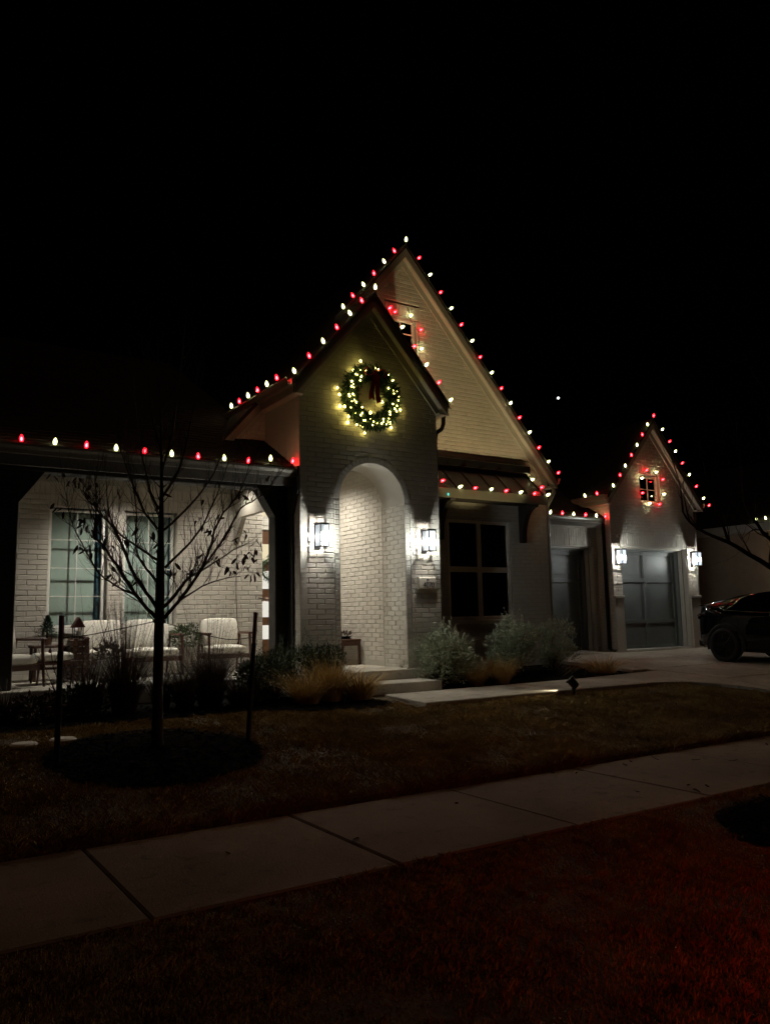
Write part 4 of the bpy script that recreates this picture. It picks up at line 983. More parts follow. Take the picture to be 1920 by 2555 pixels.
def shrub(name, label, x, y, rx, h, n, L, m, up=.4, wd=.4, lumps=9, spikes=0, flat=.9):
    z = G(y); t = thing(name, label, 'shrub', (x, y, z))
    mb = MB(); V = []; F = []
    cs_ = []
    for k in range(lumps):
        a = random.uniform(0, 6.283); rr = rx*random.uniform(.15, .72); zz = random.uniform(.22, .80)*h
        q = math.sqrt(max(.05, 1-((zz/h-.45)/.62)**2)); cs_.append(Vector((x+rr*q*math.cos(a), y+rr*q*math.sin(a)*flat, z+zz)))
        mb.tube([(x, y, z-.02), ((x+cs_[-1].x)/2, (y+cs_[-1].y)/2, z+zz*.6), cs_[-1]], [.014, .009, .004], 5)
    mb.build('stem', 'bark', t)
    for k in range(n):
        c = random.choice(cs_); d = Vector((random.gauss(0, 1), random.gauss(0, 1), random.gauss(0, 1))).normalized()
        rad = random.uniform(.55, 1.1)*rx*.40; p = c+Vector((d.x*rad, d.y*rad, d.z*rad*.8))
        if p.z < z+.02: continue
        g = (d+Vector((random.uniform(-.6, .6), random.uniform(-.6, .6), up+random.uniform(-.3, .5)))).normalized(); l = L*random.uniform(.6, 1.3)
        s = Matrix.Rotation(random.uniform(0, 6.28), 3, g) @ g.orthogonal().normalized()*l*wd*.5
        i = len(V); V += [p, p+g*l*.5-s, p+g*l, p+g*l*.5+s]; F.append((i, i+1, i+2, i+3))
    for k in range(spikes):
        c = random.choice(cs_); d = Vector((random.uniform(-.45, .45), random.uniform(-.45, .45), 1)).normalized(); Ls = random.uniform(.18, .42)
        for q in range(34):
            p = c+d*Ls*q/33+Vector((0, 0, .04)); a = random.uniform(0, 6.28); g = (Vector((math.cos(a), math.sin(a), .7))).normalized()*L*random.uniform(.6, 1.1)*(1.2-q/45)
            s = g.orthogonal().normalized()*L*wd*.35; i = len(V); V += [p, p+g*.5-s, p+g, p+g*.5+s]; F.append((i, i+1, i+2, i+3))
    tag(np_mesh('foliage', [tuple(v) for v in V], F, m, t), kind='stuff'); return t
shrub('sage_bush', 'rounded grey green sage bush beside the entry step', 7.82, 10.45, .62, .86, 5200, .062, 'sage', lumps=26, spikes=34)
shrub('sage_bush', 'tall grey green sage bush under the dark window corner', 9.52, 10.70, .50, 1.02, 6000, .062, 'sage', lumps=28, spikes=40)
shrub('rosemary_bush', 'upright dusky shrub with spiky shoots before the recessed garage door', 10.85, 11.1, .56, .98, 5200, .055, 'sage', up=1.2, wd=.25, lumps=18, spikes=46)
shrub('low_bush', 'low grey bush between the sage bushes below the dark window', 8.75, 11.0, .45, .5, 2600, .05, 'sage', lumps=12)
shrub('green_bush', 'dark green bush against the left entry pier', 5.50, 10.35, .42, .85, 3600, .055, 'green', up=.9, wd=.25, lumps=14, spikes=16)
shrub('green_bush', 'dark green spiky bush at the base of the timber post by the tower', 4.82, 10.3, .42, .80, 3600, .06, 'green', up=1., wd=.22, lumps=14, spikes=18)
shrub('green_bush', 'small dark leafy bush right of the spiky grass clump', 4.38, 10.15, .32, .62, 1600, .06, 'green', lumps=10, spikes=5)
shrub('low_bush', 'low dark perennials at the porch slab edge by the bare shrub', 2.25, 10.15, .38, .36, 1300, .06, 'green', lumps=10)
shrub('low_bush', 'low dark perennials behind the stepping stones', 1.75, 10.0, .34, .3, 900, .06, 'darkgrass', lumps=9)
pr = shrub('poinsettia', 'dark reddish leafy plant beside the right porch armchair', 4.62, 10.55, .22, .55, 420, .10, 'redpaint', lumps=7, wd=.4)
def twig_tree(mb, p, d, L, r, depth, upb=.35, ends=None, n=5):
    pts = [Vector(p)]; d = Vector(d).normalized(); k = 5
    for i in range(k):
        d = (d+Vector((random.uniform(-.22, .22), random.uniform(-.22, .22), upb*.25+random.uniform(-.08, .12)))).normalized()
        pts.append(pts[-1]+d*L/k)
    mb.tube(pts, [r*(1-.75*i/k) for i in range(k+1)], n, cap=False)
    if ends is not None: ends.append((pts[-1], d))
    if depth:
        for i in range(1, k+1):
            if random.random() < .8:
                t = (pts[i]-pts[i-1]).normalized(); sd = (Matrix.Rotation(random.uniform(0, 6.28), 3, t) @ t.orthogonal()).normalized()
                twig_tree(mb, pts[i], t*.75+sd*.75+Vector((0, 0, .15)), L*random.uniform(.3, .55), r*.5*(1-.5*i/k), depth-1, upb, ends, 4)
bsr = thing('bare_shrub', 'bare twiggy shrub in the bed behind the red topped stake', 'shrub', (2.13, 10.3, G(10.3)))
mb = MB()
for k in range(6):
    a = k*1.05; twig_tree(mb, (2.13+.03*math.cos(a), 10.3+.03*math.sin(a), G(10.3)-.02), (math.cos(a)*.32, math.sin(a)*.25, 1), random.uniform(.8, 1.2), .009, 2)
mb.build('stems', 'bark', bsr)

# ---------------------------------------------------------------- the young street tree
TR = {
'trunk':[(2.417,7.800,0.205),(2.412,7.800,0.934),(2.414,7.800,1.469),(2.417,7.800,2.014),(2.417,7.800,2.489),(2.413,7.800,2.972),(2.396,7.800,3.460),(2.372,7.800,3.954),(2.349,7.800,4.328)],
'L1':[(2.378,7.800,1.549),(2.246,7.750,1.673),(2.134,7.700,1.793),(2.041,7.650,1.902),(1.941,7.600,2.035),(1.843,7.550,2.156),(1.772,7.500,2.225),(1.710,7.450,2.277),(1.698,7.400,2.410),(1.688,7.350,2.602),(1.658,7.300,2.792)],
'L2':[(2.385,7.800,1.646),(2.301,7.856,1.790),(2.170,7.911,2.015),(2.119,7.967,2.188),(2.041,8.022,2.389),(1.982,8.078,2.492),(1.914,8.133,2.569),(1.872,8.189,2.656),(1.795,8.244,2.732),(1.779,8.300,2.859)],
'L3':[(2.179,7.720,1.755),(2.010,7.740,1.822),(1.878,7.750,1.916),(1.805,7.755,1.991),(1.750,7.740,2.083),(1.678,7.725,2.191),(1.606,7.710,2.331),(1.561,7.695,2.413),(1.522,7.680,2.545),(1.495,7.665,2.651),(1.462,7.650,2.832)],
'L4':[(2.381,7.800,1.886),(2.309,7.900,2.025),(2.245,8.000,2.176),(2.251,8.100,2.369),(2.284,8.200,2.587),(2.272,8.300,2.915),(2.235,8.400,3.226),(2.228,8.500,3.592)],
'L5':[(2.395,7.800,2.092),(2.261,7.683,2.152),(2.070,7.567,2.241),(1.920,7.450,2.310),(1.830,7.333,2.372),(1.754,7.217,2.571),(1.698,7.100,2.834)],
'L6':[(2.383,7.800,2.409),(2.225,7.700,2.552),(2.105,7.600,2.745),(1.988,7.500,2.930),(1.885,7.400,3.163),(1.813,7.300,3.472)],
'L7':[(2.389,7.800,2.610),(2.333,7.900,2.804),(2.303,8.000,3.041),(2.259,8.100,3.383),(2.236,8.200,3.869),(2.236,8.300,4.243)],
'R1':[(2.453,7.800,1.637),(2.586,7.835,1.772),(2.689,7.870,1.892),(2.777,7.905,1.959),(2.868,7.940,2.010),(3.057,7.975,2.244),(3.212,8.010,2.467),(3.350,8.045,2.695),(3.558,8.080,2.823),(3.693,8.115,2.946),(3.882,8.150,3.149)],
'R2':[(2.459,7.800,1.539),(2.577,7.750,1.688),(2.687,7.700,1.848),(2.782,7.650,2.028),(2.856,7.600,2.226),(2.874,7.550,2.386),(2.949,7.500,2.567),(3.063,7.450,2.715),(3.106,7.400,2.841),(3.170,7.350,3.082)],
'R3':[(2.447,7.800,2.403),(2.699,7.920,2.624),(2.935,8.040,2.886),(3.121,8.160,3.158),(3.223,8.280,3.342),(3.306,8.400,3.695)],
'R4':[(2.600,7.745,1.712),(2.814,7.733,1.841),(3.019,7.667,1.922),(3.207,7.600,1.948)],
'R5':[(2.462,7.800,2.032),(2.615,7.660,2.223),(2.712,7.520,2.376),(2.770,7.380,2.579),(2.793,7.240,2.755),(2.857,7.100,3.049)],
'R6':[(2.414,7.800,2.721),(2.533,7.720,2.939),(2.578,7.640,3.133),(2.600,7.560,3.310),(2.629,7.480,3.661),(2.626,7.400,3.966)],
'R7':[(2.871,7.945,2.005),(3.201,8.133,2.183),(3.423,8.267,2.299),(3.699,8.400,2.381)],
'U1':[(2.409,7.800,2.971),(2.521,7.875,3.324),(2.601,7.950,3.771),(2.671,8.025,4.234),(2.736,8.100,4.623)],
'U2':[(2.405,7.800,3.215),(2.281,7.700,3.506),(2.213,7.600,3.836),(2.155,7.500,4.121)]}
LEAVES=[(1.723,7.643,2.347),(1.735,7.827,2.211),(1.680,7.722,2.166),(1.778,7.862,2.154),(1.872,7.875,2.219),(1.816,7.539,2.223),(1.907,7.508,2.189),(1.981,8.002,2.215),(1.617,7.656,2.193),(1.709,7.641,2.228),(2.035,8.097,2.043),(1.941,7.782,1.952),(2.058,8.002,1.894),(2.028,7.786,1.901),(2.096,7.883,1.924),(2.450,7.590,1.983),(2.489,7.881,1.983),(2.646,8.021,1.993),(2.690,7.814,1.972),(2.602,7.945,2.043),(2.810,7.903,2.523),(2.794,7.538,2.400),(2.968,7.955,2.412),(2.869,7.855,2.739),(2.431,7.681,2.761),(2.362,7.519,2.715),(1.764,8.019,2.727),(1.776,7.784,2.819),(1.467,7.931,2.574),(1.544,8.027,2.555),(1.607,7.928,2.810),(1.648,8.053,2.868),(1.535,7.737,2.811),(1.666,7.981,2.894),(1.411,7.767,2.858),(1.532,8.061,2.896),(2.043,8.027,2.811),(2.036,7.558,2.257),(2.125,7.582,2.367),(2.233,7.630,2.017),(2.257,8.079,1.900),(3.173,7.762,2.306),(3.353,7.876,2.400),(3.382,7.681,2.315),(3.479,7.804,2.301),(3.384,7.732,2.234),(3.314,7.711,2.192),(3.343,7.851,2.175),(3.312,7.851,2.145),(3.521,8.043,2.134),(3.244,7.909,2.138),(3.316,8.057,2.101),(3.413,8.014,2.081),(3.458,8.095,2.067),(3.460,7.903,1.977),(3.286,7.598,1.940),(3.531,8.016,2.004),(3.242,8.079,2.023),(3.207,8.043,2.059),(3.187,7.841,2.009),(3.040,7.928,2.106),(2.943,7.627,2.139),(2.937,7.999,2.147),(3.307,7.844,2.805),(3.255,7.671,2.758),(3.158,7.538,2.790),(3.066,8.012,2.950),(3.673,8.094,3.070),(3.127,7.553,2.323),(3.324,7.980,2.478),(3.046,7.746,2.546),(2.755,7.590,2.513),(2.294,7.676,2.304),(2.416,7.961,2.298),(2.418,8.024,2.248),(2.303,7.527,2.168),(2.333,7.869,2.341),(1.631,7.527,2.399),(1.693,7.931,2.472),(1.685,7.699,2.386)]
def smooth_path(pts, k=3):
    P = [Vector(p) for p in pts]; out = []
    for i in range(len(P)-1):
        a, b, c, d = P[max(i-1, 0)], P[i], P[i+1], P[min(i+2, len(P)-1)]
        for q in range(k):
            t = q/k; out.append(.5*((2*b)+(c-a)*t+(2*a-5*b+4*c-d)*t*t+(3*b-a-3*c+d)*t**3))
    out.append(P[-1]); return out
tree = thing('young_tree', 'young bare staked tree with a few dry leaves in a mulch ring', 'tree', (2.417, 7.8, .2))
pt = smooth_path(TR['trunk']); n_ = len(pt)
mb = MB().tube(pt, [interp([(0, .064), (.08, .052), (.3, .046), (.36, .043), (.5, .026), (.6, .017), (.75, .009), (1, .003)], i/(n_-1)) for i in range(n_)], 12)
mb.build('trunk', 'bark', tree, smooth=True)
mb = MB(); tw = MB(); ends = []
for k, P in TR.items():
    if k == 'trunk': continue
    q = smooth_path(P); m_ = len(q); r0 = .019 if k in ('L1', 'R1', 'R2', 'L2') else .0135
    if k in ('R4', 'R7', 'L3'): r0 = .010
    q = [p+Vector((random.uniform(-.006, .006), random.uniform(-.006, .006), random.uniform(-.004, .004))) for p in q]
    mb.tube(q, [r0*(1-.8*i/(m_-1)) for i in range(m_)], 7)
    for i in range(3, m_, 1):
        for rep in range(1 if random.random() < .35 else 2):
            t = (q[i]-q[i-1]).normalized(); sd = (Matrix.Rotation(random.uniform(0, 6.28), 3, t) @ t.orthogonal()).normalized()
            twig_tree(tw, q[i], t*.8+sd*.7+Vector((0, 0, .25)), random.uniform(.16, .42), r0*.34*(1-.5*i/m_), 2 if random.random() < .6 else 1, .7, ends, 4)
for i in range(6, n_-1):
    for rep in range(2):
        a = random.uniform(0, 6.28); twig_tree(tw, pt[i], (math.cos(a), math.sin(a), .9), random.uniform(.25, .6), .006, 1, .7, ends, 4)
mb.build('branches', 'bark', tree, smooth=True); tag(tw.build('twigs', 'bark', tree), kind='stuff')
LM = []
for v in range(3):
    b = .018+.004*v; P = []; Fm = []
    for i in range(6):
        u = i/5; wv = b*math.sin(math.pi*min(1, u*.96+.03))**.8; cz = -.10*u+.02*math.sin(u*3+v); cy = .03*u*u*(1 if v else -1)
        P += [(-wv, cy+.006, cz), (0, cy, cz), (wv, cy+.007, cz)]
    for i in range(5): Fm += [(3*i, 3*i+1, 3*i+4, 3*i+3), (3*i+1, 3*i+2, 3*i+5, 3*i+4)]
    me = bpy.data.meshes.new('leaf'); me.from_pydata(P, [], Fm); me.update(); me.materials.append(MT['leaf']); LM.append(me)
def put_leaf(p, parent, sc=1., flat=False):
    o = bpy.data.objects.new('leaf', random.choice(LM)); COL.objects.link(o); o.parent = parent
    o.location = Vector(p)-wloc(parent); o.scale = (sc*random.uniform(.8, 1.3),)*3
    o.rotation_euler = (random.uniform(1.3, 1.8), random.uniform(-.2, .2), random.uniform(0, 6.28)) if flat else (random.uniform(-.9, .9), random.uniform(-.9, .9), random.uniform(0, 6.28))
    return o
for p in LEAVES:
    p = Vector(p)
    if ends:
        e = min(ends, key=lambda q: (q[0]-p).length_squared)[0]
        tw_d = (e-p)
    put_leaf(p, tree, .62)
    for rep in range(random.choice((0, 1, 1, 2))): put_leaf(p+Vector((random.uniform(-.05, .05), random.uniform(-.05, .05), random.uniform(-.03, .04))), tree, .56)
stems = MB()      # thin shoots carrying the leaf clusters
for p in LEAVES:
    e = min(ends, key=lambda q: (q[0]-Vector(p)).length_squared)[0]
    stems.tube([e, (Vector(p)+e)/2+Vector((0, 0, -.01)), p], [.002, .0018, .0014], 4, cap=False)
tag(stems.build('leaf_stems', 'bark', tree), kind='stuff')
# stakes and ties
for (b, tp_, label, mtop) in (((1.495, 7.71, .14), (1.50, 7.71, 1.575), 'tall square tree stake with reddish top, tied to the young tree', 'stakered'), ((3.335, 7.80, .15), (3.425, 7.80, 1.58), 'leaning tree stake with pale bare wood top, tied to the young tree', 'stakewood')):
    t = thing('tree_stake', label, 'stake', b, 'tree stakes'); b, q = Vector(b), Vector(tp_); mid = b.lerp(q, .78)
    MB().tube([b, mid], .026, 8).build('sleeve', 'black', t); MB().tube([mid, q], [.023, .024], 4).build('stake_top', mtop, t)
def rope(pts, label):
    tag(MB().tube(smooth_path(pts), .005, 6).build('tie_rope', 'rope'), label, 'rope', 'tree tie ropes')
rope([(1.503, 7.71, 1.374), (1.75, 7.74, 1.395), (2.10, 7.77, 1.455), (2.36, 7.78, 1.505), (2.42, 7.745, 1.515), (2.47, 7.79, 1.50)], 'thin rope from the reddish topped stake to the young trunk')
rope([(2.365, 7.80, 1.508), (2.42, 7.86, 1.51), (2.465, 7.80, 1.497), (2.731, 7.79, 1.404), (3.018, 7.79, 1.329), (3.194, 7.80, 1.307), (3.395, 7.80, 1.326)], 'sagging rope from the pale topped stake to the young trunk')
tag(MB().tube([(2.416+.055*math.cos(a), 7.8+.055*math.sin(a), 1.505+.012*math.sin(3*a)) for a in [k*.45 for k in range(15)]], .011, 6).build('tree_strap', 'black'), 'black strap wrapped round the young trunk at the lowest fork', 'strap')

# ---------------------------------------------------------------- mulch rings, bed, stones
def mulch_disc(cx, cy, rx, ry, label, nchip):
    V = []; F = []; n = 48; rings = 7
    for i in range(rings+1):
        for k in range(n):
            a = 2*math.pi*k/n; f = i/rings*(1+.05*math.sin(3*a+1)+.04*math.sin(7*a)); x = cx+rx*f*math.cos(a); y = cy+ry*f*math.sin(a)
            V.append((x, y, G(y)+.015+.05*(1-(i/rings)**2)+random.uniform(-.008, .008)))
    for i in range(rings):
        for k in range(n): F.append((i*n+k, i*n+(k+1) % n, (i+1)*n+(k+1) % n, (i+1)*n+k))
    o = np_mesh('mulch', V, F, 'mulch'); tag(o, label, 'mulch', kind='stuff')
    chips(o, nchip, lambda: (lambda a, r: (cx+rx*r*math.cos(a), cy+ry*r*math.sin(a)))(random.uniform(0, 6.28), math.sqrt(random.random())*1.0), lambda x, y: G(y)+.03+.05*(1-min(1, ((x-cx)/rx)**2+((y-cy)/ry)**2)))
def chips(parent, n, pos, zf, m='chip', L=.035):
    V = []; F = []
    for k in range(n):
        x, y = pos(); c = Vector((x, y, zf(x, y)+random.uniform(0, .01))); a = random.uniform(0, 6.28); d = Vector((math.cos(a), math.sin(a), random.uniform(-.4, .4)))*L*random.uniform(.4, 1.2); s = Vector((-d.y, d.x, random.uniform(-.01, .01)))*random.uniform(.15, .4)
        i = len(V); V += [c-d-s, c+d-s, c+d+s, c-d+s]; F.append((i, i+1, i+2, i+3))
    tag(np_mesh('mulch_chips', [tuple(v) for v in V], F, m, parent), kind='stuff')
mulch_disc(2.40, 7.74, 1.0, .95, 'dark mulch ring around the young staked tree', 2600)
mulch_disc(6.0, 3.15, 1.05, .85, 'dark mulch ring in the grass strip by the street', 1800)
BE = [(-2, 9.45), (1.3, 9.45), (2.5, 9.45), (3.5, 9.6), (4.2, 9.4), (4.85, 9.05), (5.3, 8.95), (5.8, 9.0), (6.2, 9.3)]
def bed(poly, label, n):
    V = []; F = []
    for (x, y0, y1) in poly:
        for k in range(6): y = y0+(y1-y0)*k/5; V.append((x, y, G(y)+.018+random.uniform(0, .012)))
    for i in range(len(poly)-1):
        for k in range(5): F.append((i*6+k, (i+1)*6+k, (i+1)*6+k+1, i*6+k+1))
    o = np_mesh('planting_bed', V, F, 'mulch'); tag(o, label, 'mulch', kind='stuff')
    def pos():
        while 1:
            x = random.uniform(poly[0][0], poly[-1][0]); a = interp([(p[0], p[1]) for p in poly], x); b = interp([(p[0], p[2]) for p in poly], x); return x, random.uniform(a, b)
    chips(o, n, pos, lambda x, y: G(y)+.022)
bed([(-2+.25*i, interp(BE, -2+.25*i), 10.82 if -2+.25*i < 5.3 else 10.66) for i in range(32)]+[(6.0, 9.15, 9.97)], 'dark mulched bed in front of the porch', 2600)
bed([(7.42+.3*i, 9.96, 12.0) for i in range(15)]+[(11.9, 9.96, 12.9)], 'dark mulched bed under the big window', 1800)
for k, (x, y, l) in enumerate(((1.354, 8.53, 'flat round stone cover in the lawn left of the mulch ring'), (1.72, 8.60, 'flat round stone cover touching the reddish stake in view'))):
    o = MB().lathe([(.10, 0), (.125, .01), (.13, .03), (.11, .045), (.002, .05)], (x, y, G(y)), 18).build('valve_cover', 'stone', smooth=False); tag(o, 'flat round pale cover set in the lawn beside the mulch ring', 'cover', 'round lawn covers')

# ---------------------------------------------------------------- lawn blades
def inside_hard(x, y):
    a = ((x-2.40)/1.0)**2+((y-7.74)/.95)**2 < .93
    a |= ((x-6.0)/1.05)**2+((y-3.15)/.85)**2 < .93
    a |= (y > 8.61) & (x > 6.1)
    a |= (x > 12.05) & (y > 5.88)
    a |= (x > 11.2) & (y > 8.45-(x-11.2)*1.4)
    a |= (x < 6.3) & (y > np.interp(x, [p[0] for p in BE], [p[1] for p in BE]))
    return a
def lawn(name, label, x0, x1, y0, y1, n, hh):
    x = rng.uniform(x0, x1, n); y = rng.uniform(y0, y1, n); k = ~inside_hard(x, y); f = .5+.5*np.sin(x*2.3+1.7*np.sin(y*1.9+x*.6))*np.sin(y*3.4+1.3*np.sin(x*2.9)); k &= rng.uniform(0, 1, n) < .25+.9*f; x, y = x[k], y[k]; n = len(x)
    z = np.interp(y, [p[0] for p in GP], [p[1] for p in GP])-.004
    pat = .5+.25*np.sin(x*3.1+np.sin(y*4.3)*1.3)+.25*np.sin(y*5.2+x*1.7+np.sin(x*6.1))
    tuft = np.clip(np.sin(x*17+3*np.sin(y*11))*np.sin(y*19+2*np.sin(x*13)), 0, 1); h = hh*(.45+.6*pat+.9*tuft)*rng.uniform(.45, 1.3, n); a = rng.uniform(0, 6.283, n); ln = rng.uniform(.2, 1.3, n)*h
    wx = np.cos(a+1.57)*.003; wy = np.sin(a+1.57)*.003
    V = np.zeros((n*4, 3), np.float32)
    V[0::4] = np.c_[x-wx, y-wy, z]; V[1::4] = np.c_[x+wx, y+wy, z]
    V[2::4] = np.c_[x+wx*.7+np.cos(a)*ln*.4, y+wy*.7+np.sin(a)*ln*.4, z+h*.65]
    V[3::4] = np.c_[x+np.cos(a)*ln, y+np.sin(a)*ln, z+h]
    b = np.arange(n)*4; F = np.c_[b, b+1, b+2, b+3]
    tag(np_mesh(name, V, F, 'grass'), label, 'grass', kind='stuff')
lawn('lawn_grass', 'short dormant brown lawn between house and sidewalk', -1.2, 12.4, 5.9, 9.65, 520000, .032)
lawn('lawn_edge_grass', 'overgrown grass lip along the sidewalk edge', -1.2, 12.2, 5.86, 6.0, 30000, .045)
lawn('parkway_grass', 'short dark grass strip between sidewalk and street', -.6, 8.5, 1.02, 4.29, 480000, .025)
lawn('lawn_edge_grass', 'ragged grass creeping over the street side of the sidewalk', -.6, 9.5, 4.22, 4.37, 16000, .03)
# fallen leaves
for (x, y) in ((5.55, 5.72), (5.75, 5.62), (6.35, 5.55), (6.55, 5.66), (6.85, 5.58), (7.1, 5.35), (6.05, 4.62), (6.18, 4.55), (5.95, 4.50), (5.5, 4.72), (7.35, 5.1), (2.05, 5.15), (2.9, 4.9), (4.05, 5.3), (8.6, 5.5)):
    o = put_leaf((x, y, .012), None, .75, True); o.name = 'fallen_leaf'; o.rotation_euler.y = random.uniform(-.3, .3)
    tag(o, 'dry dark fallen leaf lying on the sidewalk', 'leaf', 'fallen leaves on the sidewalk')
for k in range(26):
    x = random.uniform(5.5, 10.5); y = random.uniform(6.3, 8.4); o = put_leaf((x, y, G(y)+.04), None, .55, True); o.name = 'fallen_leaf'
    o.data = LM[0]; tag(o, 'dry curled fallen leaf lying on the lawn', 'leaf', 'fallen leaves on the lawn')

# ================================================================== STREET TREE AT THE RIGHT
rt = thing('street_tree', 'bare dark tree in the street side mulch ring reaching over the driveway', 'tree', (6.15, 3.3, 0))
mb = MB(); tp2 = smooth_path([(6.15, 3.3, -.02), (6.14, 3.3, .8), (6.12, 3.32, 1.5), (6.13, 3.3, 2.2), (6.1, 3.32, 3.0), (6.08, 3.3, 3.8)])
mb.tube(tp2, [.055-.048*i/(len(tp2)-1) for i in range(len(tp2))], 10); mb.build('trunk', 'bark', rt, smooth=True)
mb = MB(); tw = MB()
def scl(P, y): return [(p[0]*y/4.3, y, 1.5+(p[1]-1.5)*y/4.3) for p in P]
lims = [[(6.12, 3.32, 1.50)]+scl([(7.008, 1.892), (6.71, 1.996), (6.425, 2.095), (6.092, 2.171), (5.883, 2.259), (5.80, 2.34)], 3.42),
        [(5.09, 3.42, 1.975), (5.00, 3.38, 2.06), (4.92, 3.36, 2.13), (4.87, 3.35, 2.19), (4.80, 3.33, 2.35)],
        [(6.12, 3.31, 1.72)]+[(p[0]*3.45/4.2, 3.45, 1.5+(p[1]-1.5)*3.45/4.2) for p in ((6.881, 2.138), (6.712, 2.259), (6.592, 2.362), (6.533, 2.503), (6.532, 2.72))],
        [(5.62, 3.44, 2.06), (5.50, 3.45, 2.09), (5.41, 3.45, 2.07), (5.30, 3.45, 2.01)],
        [(6.12, 3.31, 1.9), (5.85, 3.3, 2.25), (5.55, 3.28, 2.6), (5.40, 3.25, 3.1)],
        [(6.13, 3.31, 2.0), (6.5, 3.4, 2.4), (6.8, 3.5, 2.9)], [(6.12, 3.3, 1.6), (6.4, 3.1, 2.0), (6.6, 2.9, 2.6)]]
for i, P in enumerate(lims):
    q = smooth_path(P); m_ = len(q); r0 = (.022, .011, .016, .006, .013, .018, .018)[i]
    mb.tube(q, [r0*(1-.75*k/(m_-1)) for k in range(m_)], 7)
    for k in range(3, m_, 3):
        t = (q[k]-q[k-1]).normalized(); sd = (Matrix.Rotation(random.uniform(0, 6.28), 3, t) @ t.orthogonal()).normalized()
        twig_tree(tw, q[k], t*.7+sd*.6+Vector((0, 0, .35)), random.uniform(.2, .5), r0*.32, 1, .8, None, 4)
mb.build('branches', 'bark', rt, smooth=True); tag(tw.build('twigs', 'bark', rt), kind='stuff')

# ================================================================== PARKED CAR (nose to the street)
CX, CYR, CZ = 15.92, 10.30, D(10.30)            # centre line, rear axle, ground
car = thing('parked_car', 'glossy black car parked nose out on the driveway', 'car', (CX, CYR, CZ))
# stations: (s along length from rear axle, + = forward/street), widths and heights
ST = [(-.80, .52, .60, .95, .95, .95), (-.76, .70, .34, .98, 1.06, 1.07), (-.66, .80, .28, 1.0, 1.15, 1.17), (-.45, .87, .24, 1.01, 1.14, 1.23), (-.2, .905, .22, .99, 1.08, 1.30),
      (.1, .92, .20, .97, 1.03, 1.365), (.5, .925, .19, .95, 1.00, 1.42), (.9, .925, .18, .94, .985, 1.44), (1.4, .925, .18, .93, .97, 1.43), (1.8, .925, .18, .92, .955, 1.36), (2.2, .92, .18, .90, .94, 1.20), (2.6, .915, .19, .87, .90, .99), (3.0, .90, .21, .82, .84, .90), (3.4, .86, .24, .74, .75, .82), (3.62, .76, .28, .66, .66, .72), (3.72, .55, .36, .58, .58, .60)]
def sec(w, zb, zs, zg, zr):
    # right half: bottom -> sill -> shoulder -> glass base -> roof edge -> roof centre
    gw = w*.93 if zr-zg > .03 else w*.9; rw = w*.64 if zr-zg > .15 else w*(.64+.2*(1-(zr-zg)/.15))
    return [(0, zb), (w*.8, zb), (w*.975, zb+.08), (w, (zb+zs)*.5), (w*.985, zs-.06), (w*.955, zs), (gw, zg), (rw+(gw-rw)*.35, zg+(zr-zg)*.62), (rw, zg+(zr-zg)*.90), (rw*.6, zr-.008), (0, zr)]
def car_pt(side, s, p): return (CX+side*p[0], CYR-s, CZ+p[1])
fine = []
for a, b in zip(ST, ST[1:]):
    for k in range(3): fine.append([a[i]+(b[i]-a[i])*k/3 for i in range(6)])
fine.append(list(ST[-1]))
S = [sec(*f[1:]) for f in fine]; npp = len(S[0])
m = MB(); vs = []; 
for f, q in zip(fine, S):
    vs += [car_pt(-1, f[0], p) for p in q]+[car_pt(1, f[0], p) for p in reversed(q[1:-1])]
NN = 2*npp-2; fs = []
for i in range(len(fine)-1):
    for k in range(NN): fs.append((i*NN+k, i*NN+(k+1) % NN, (i+1)*NN+(k+1) % NN, (i+1)*NN+k))
fs += [tuple(range(NN-1, -1, -1)), tuple(range((len(fine)-1)*NN, len(fine)*NN))]
m.add(vs, fs); m.build('body', 'carpaint', car, smooth=True)
def side_glass(side, s0, s1, name='side_window'):
    m = MB(); vs = []; n = 0
    for f, q in zip(fine, S):
        if s0 <= f[0] <= s1:
            t = (f[0]-s0)/(s1-s0); up = min(1, t*3.2) if s0 < .2 else min(1, (1-t)*2.5)
            lo = Vector((q[6][0], q[6][1])); hi = Vector((q[8][0], q[8][1])); lo2 = lo.lerp(hi, .04+.0*t); hi2 = lo.lerp(hi, .06+.86*up)
            vs += [car_pt(side, f[0], (lo2.x+.006, lo2.y+.004)), car_pt(side, f[0], (lo2.lerp(hi2, .55).x+.012, lo2.lerp(hi2, .55).y+.004)), car_pt(side, f[0], (hi2.x+.006, hi2.y+.006))]; n += 1
    m.add(vs, [(3*i+k, 3*i+k+1, 3*i+k+4, 3*i+k+3) for i in range(n-1) for k in (0, 1)]); return m.build(name, 'carglass', car, smooth=True)
for side in (-1, 1): side_glass(side, -.02, .95); side_glass(side, 1.0, 2.25)
m = MB(); vs = []
for f, q in zip(fine, S):
    if -.62 <= f[0] <= .35:
        for k in range(7): 
            u = -1+2*k/6; vs.append((CX+u*q[8][0]*.93, CYR-f[0], CZ+q[10][1]+.008-.03*u*u))
n = len(vs)//7; m.add(vs, [(7*i+k, 7*i+k+1, 7*i+k+8, 7*i+k+7) for i in range(n-1) for k in range(6)]); m.build('rear_window', 'carglass', car, smooth=True)
m = MB(); vs = []
for f, q in zip(fine, S):
    if 1.75 <= f[0] <= 2.62:
        for k in range(7):
            u = -1+2*k/6; vs.append((CX+u*q[8][0]*.97, CYR-f[0], CZ+q[10][1]+.008-.03*u*u))
n = len(vs)//7; m.add(vs, [(7*i+k, 7*i+k+1, 7*i+k+8, 7*i+k+7) for i in range(n-1) for k in range(6)]); m.build('windscreen', 'carglass', car, smooth=True)
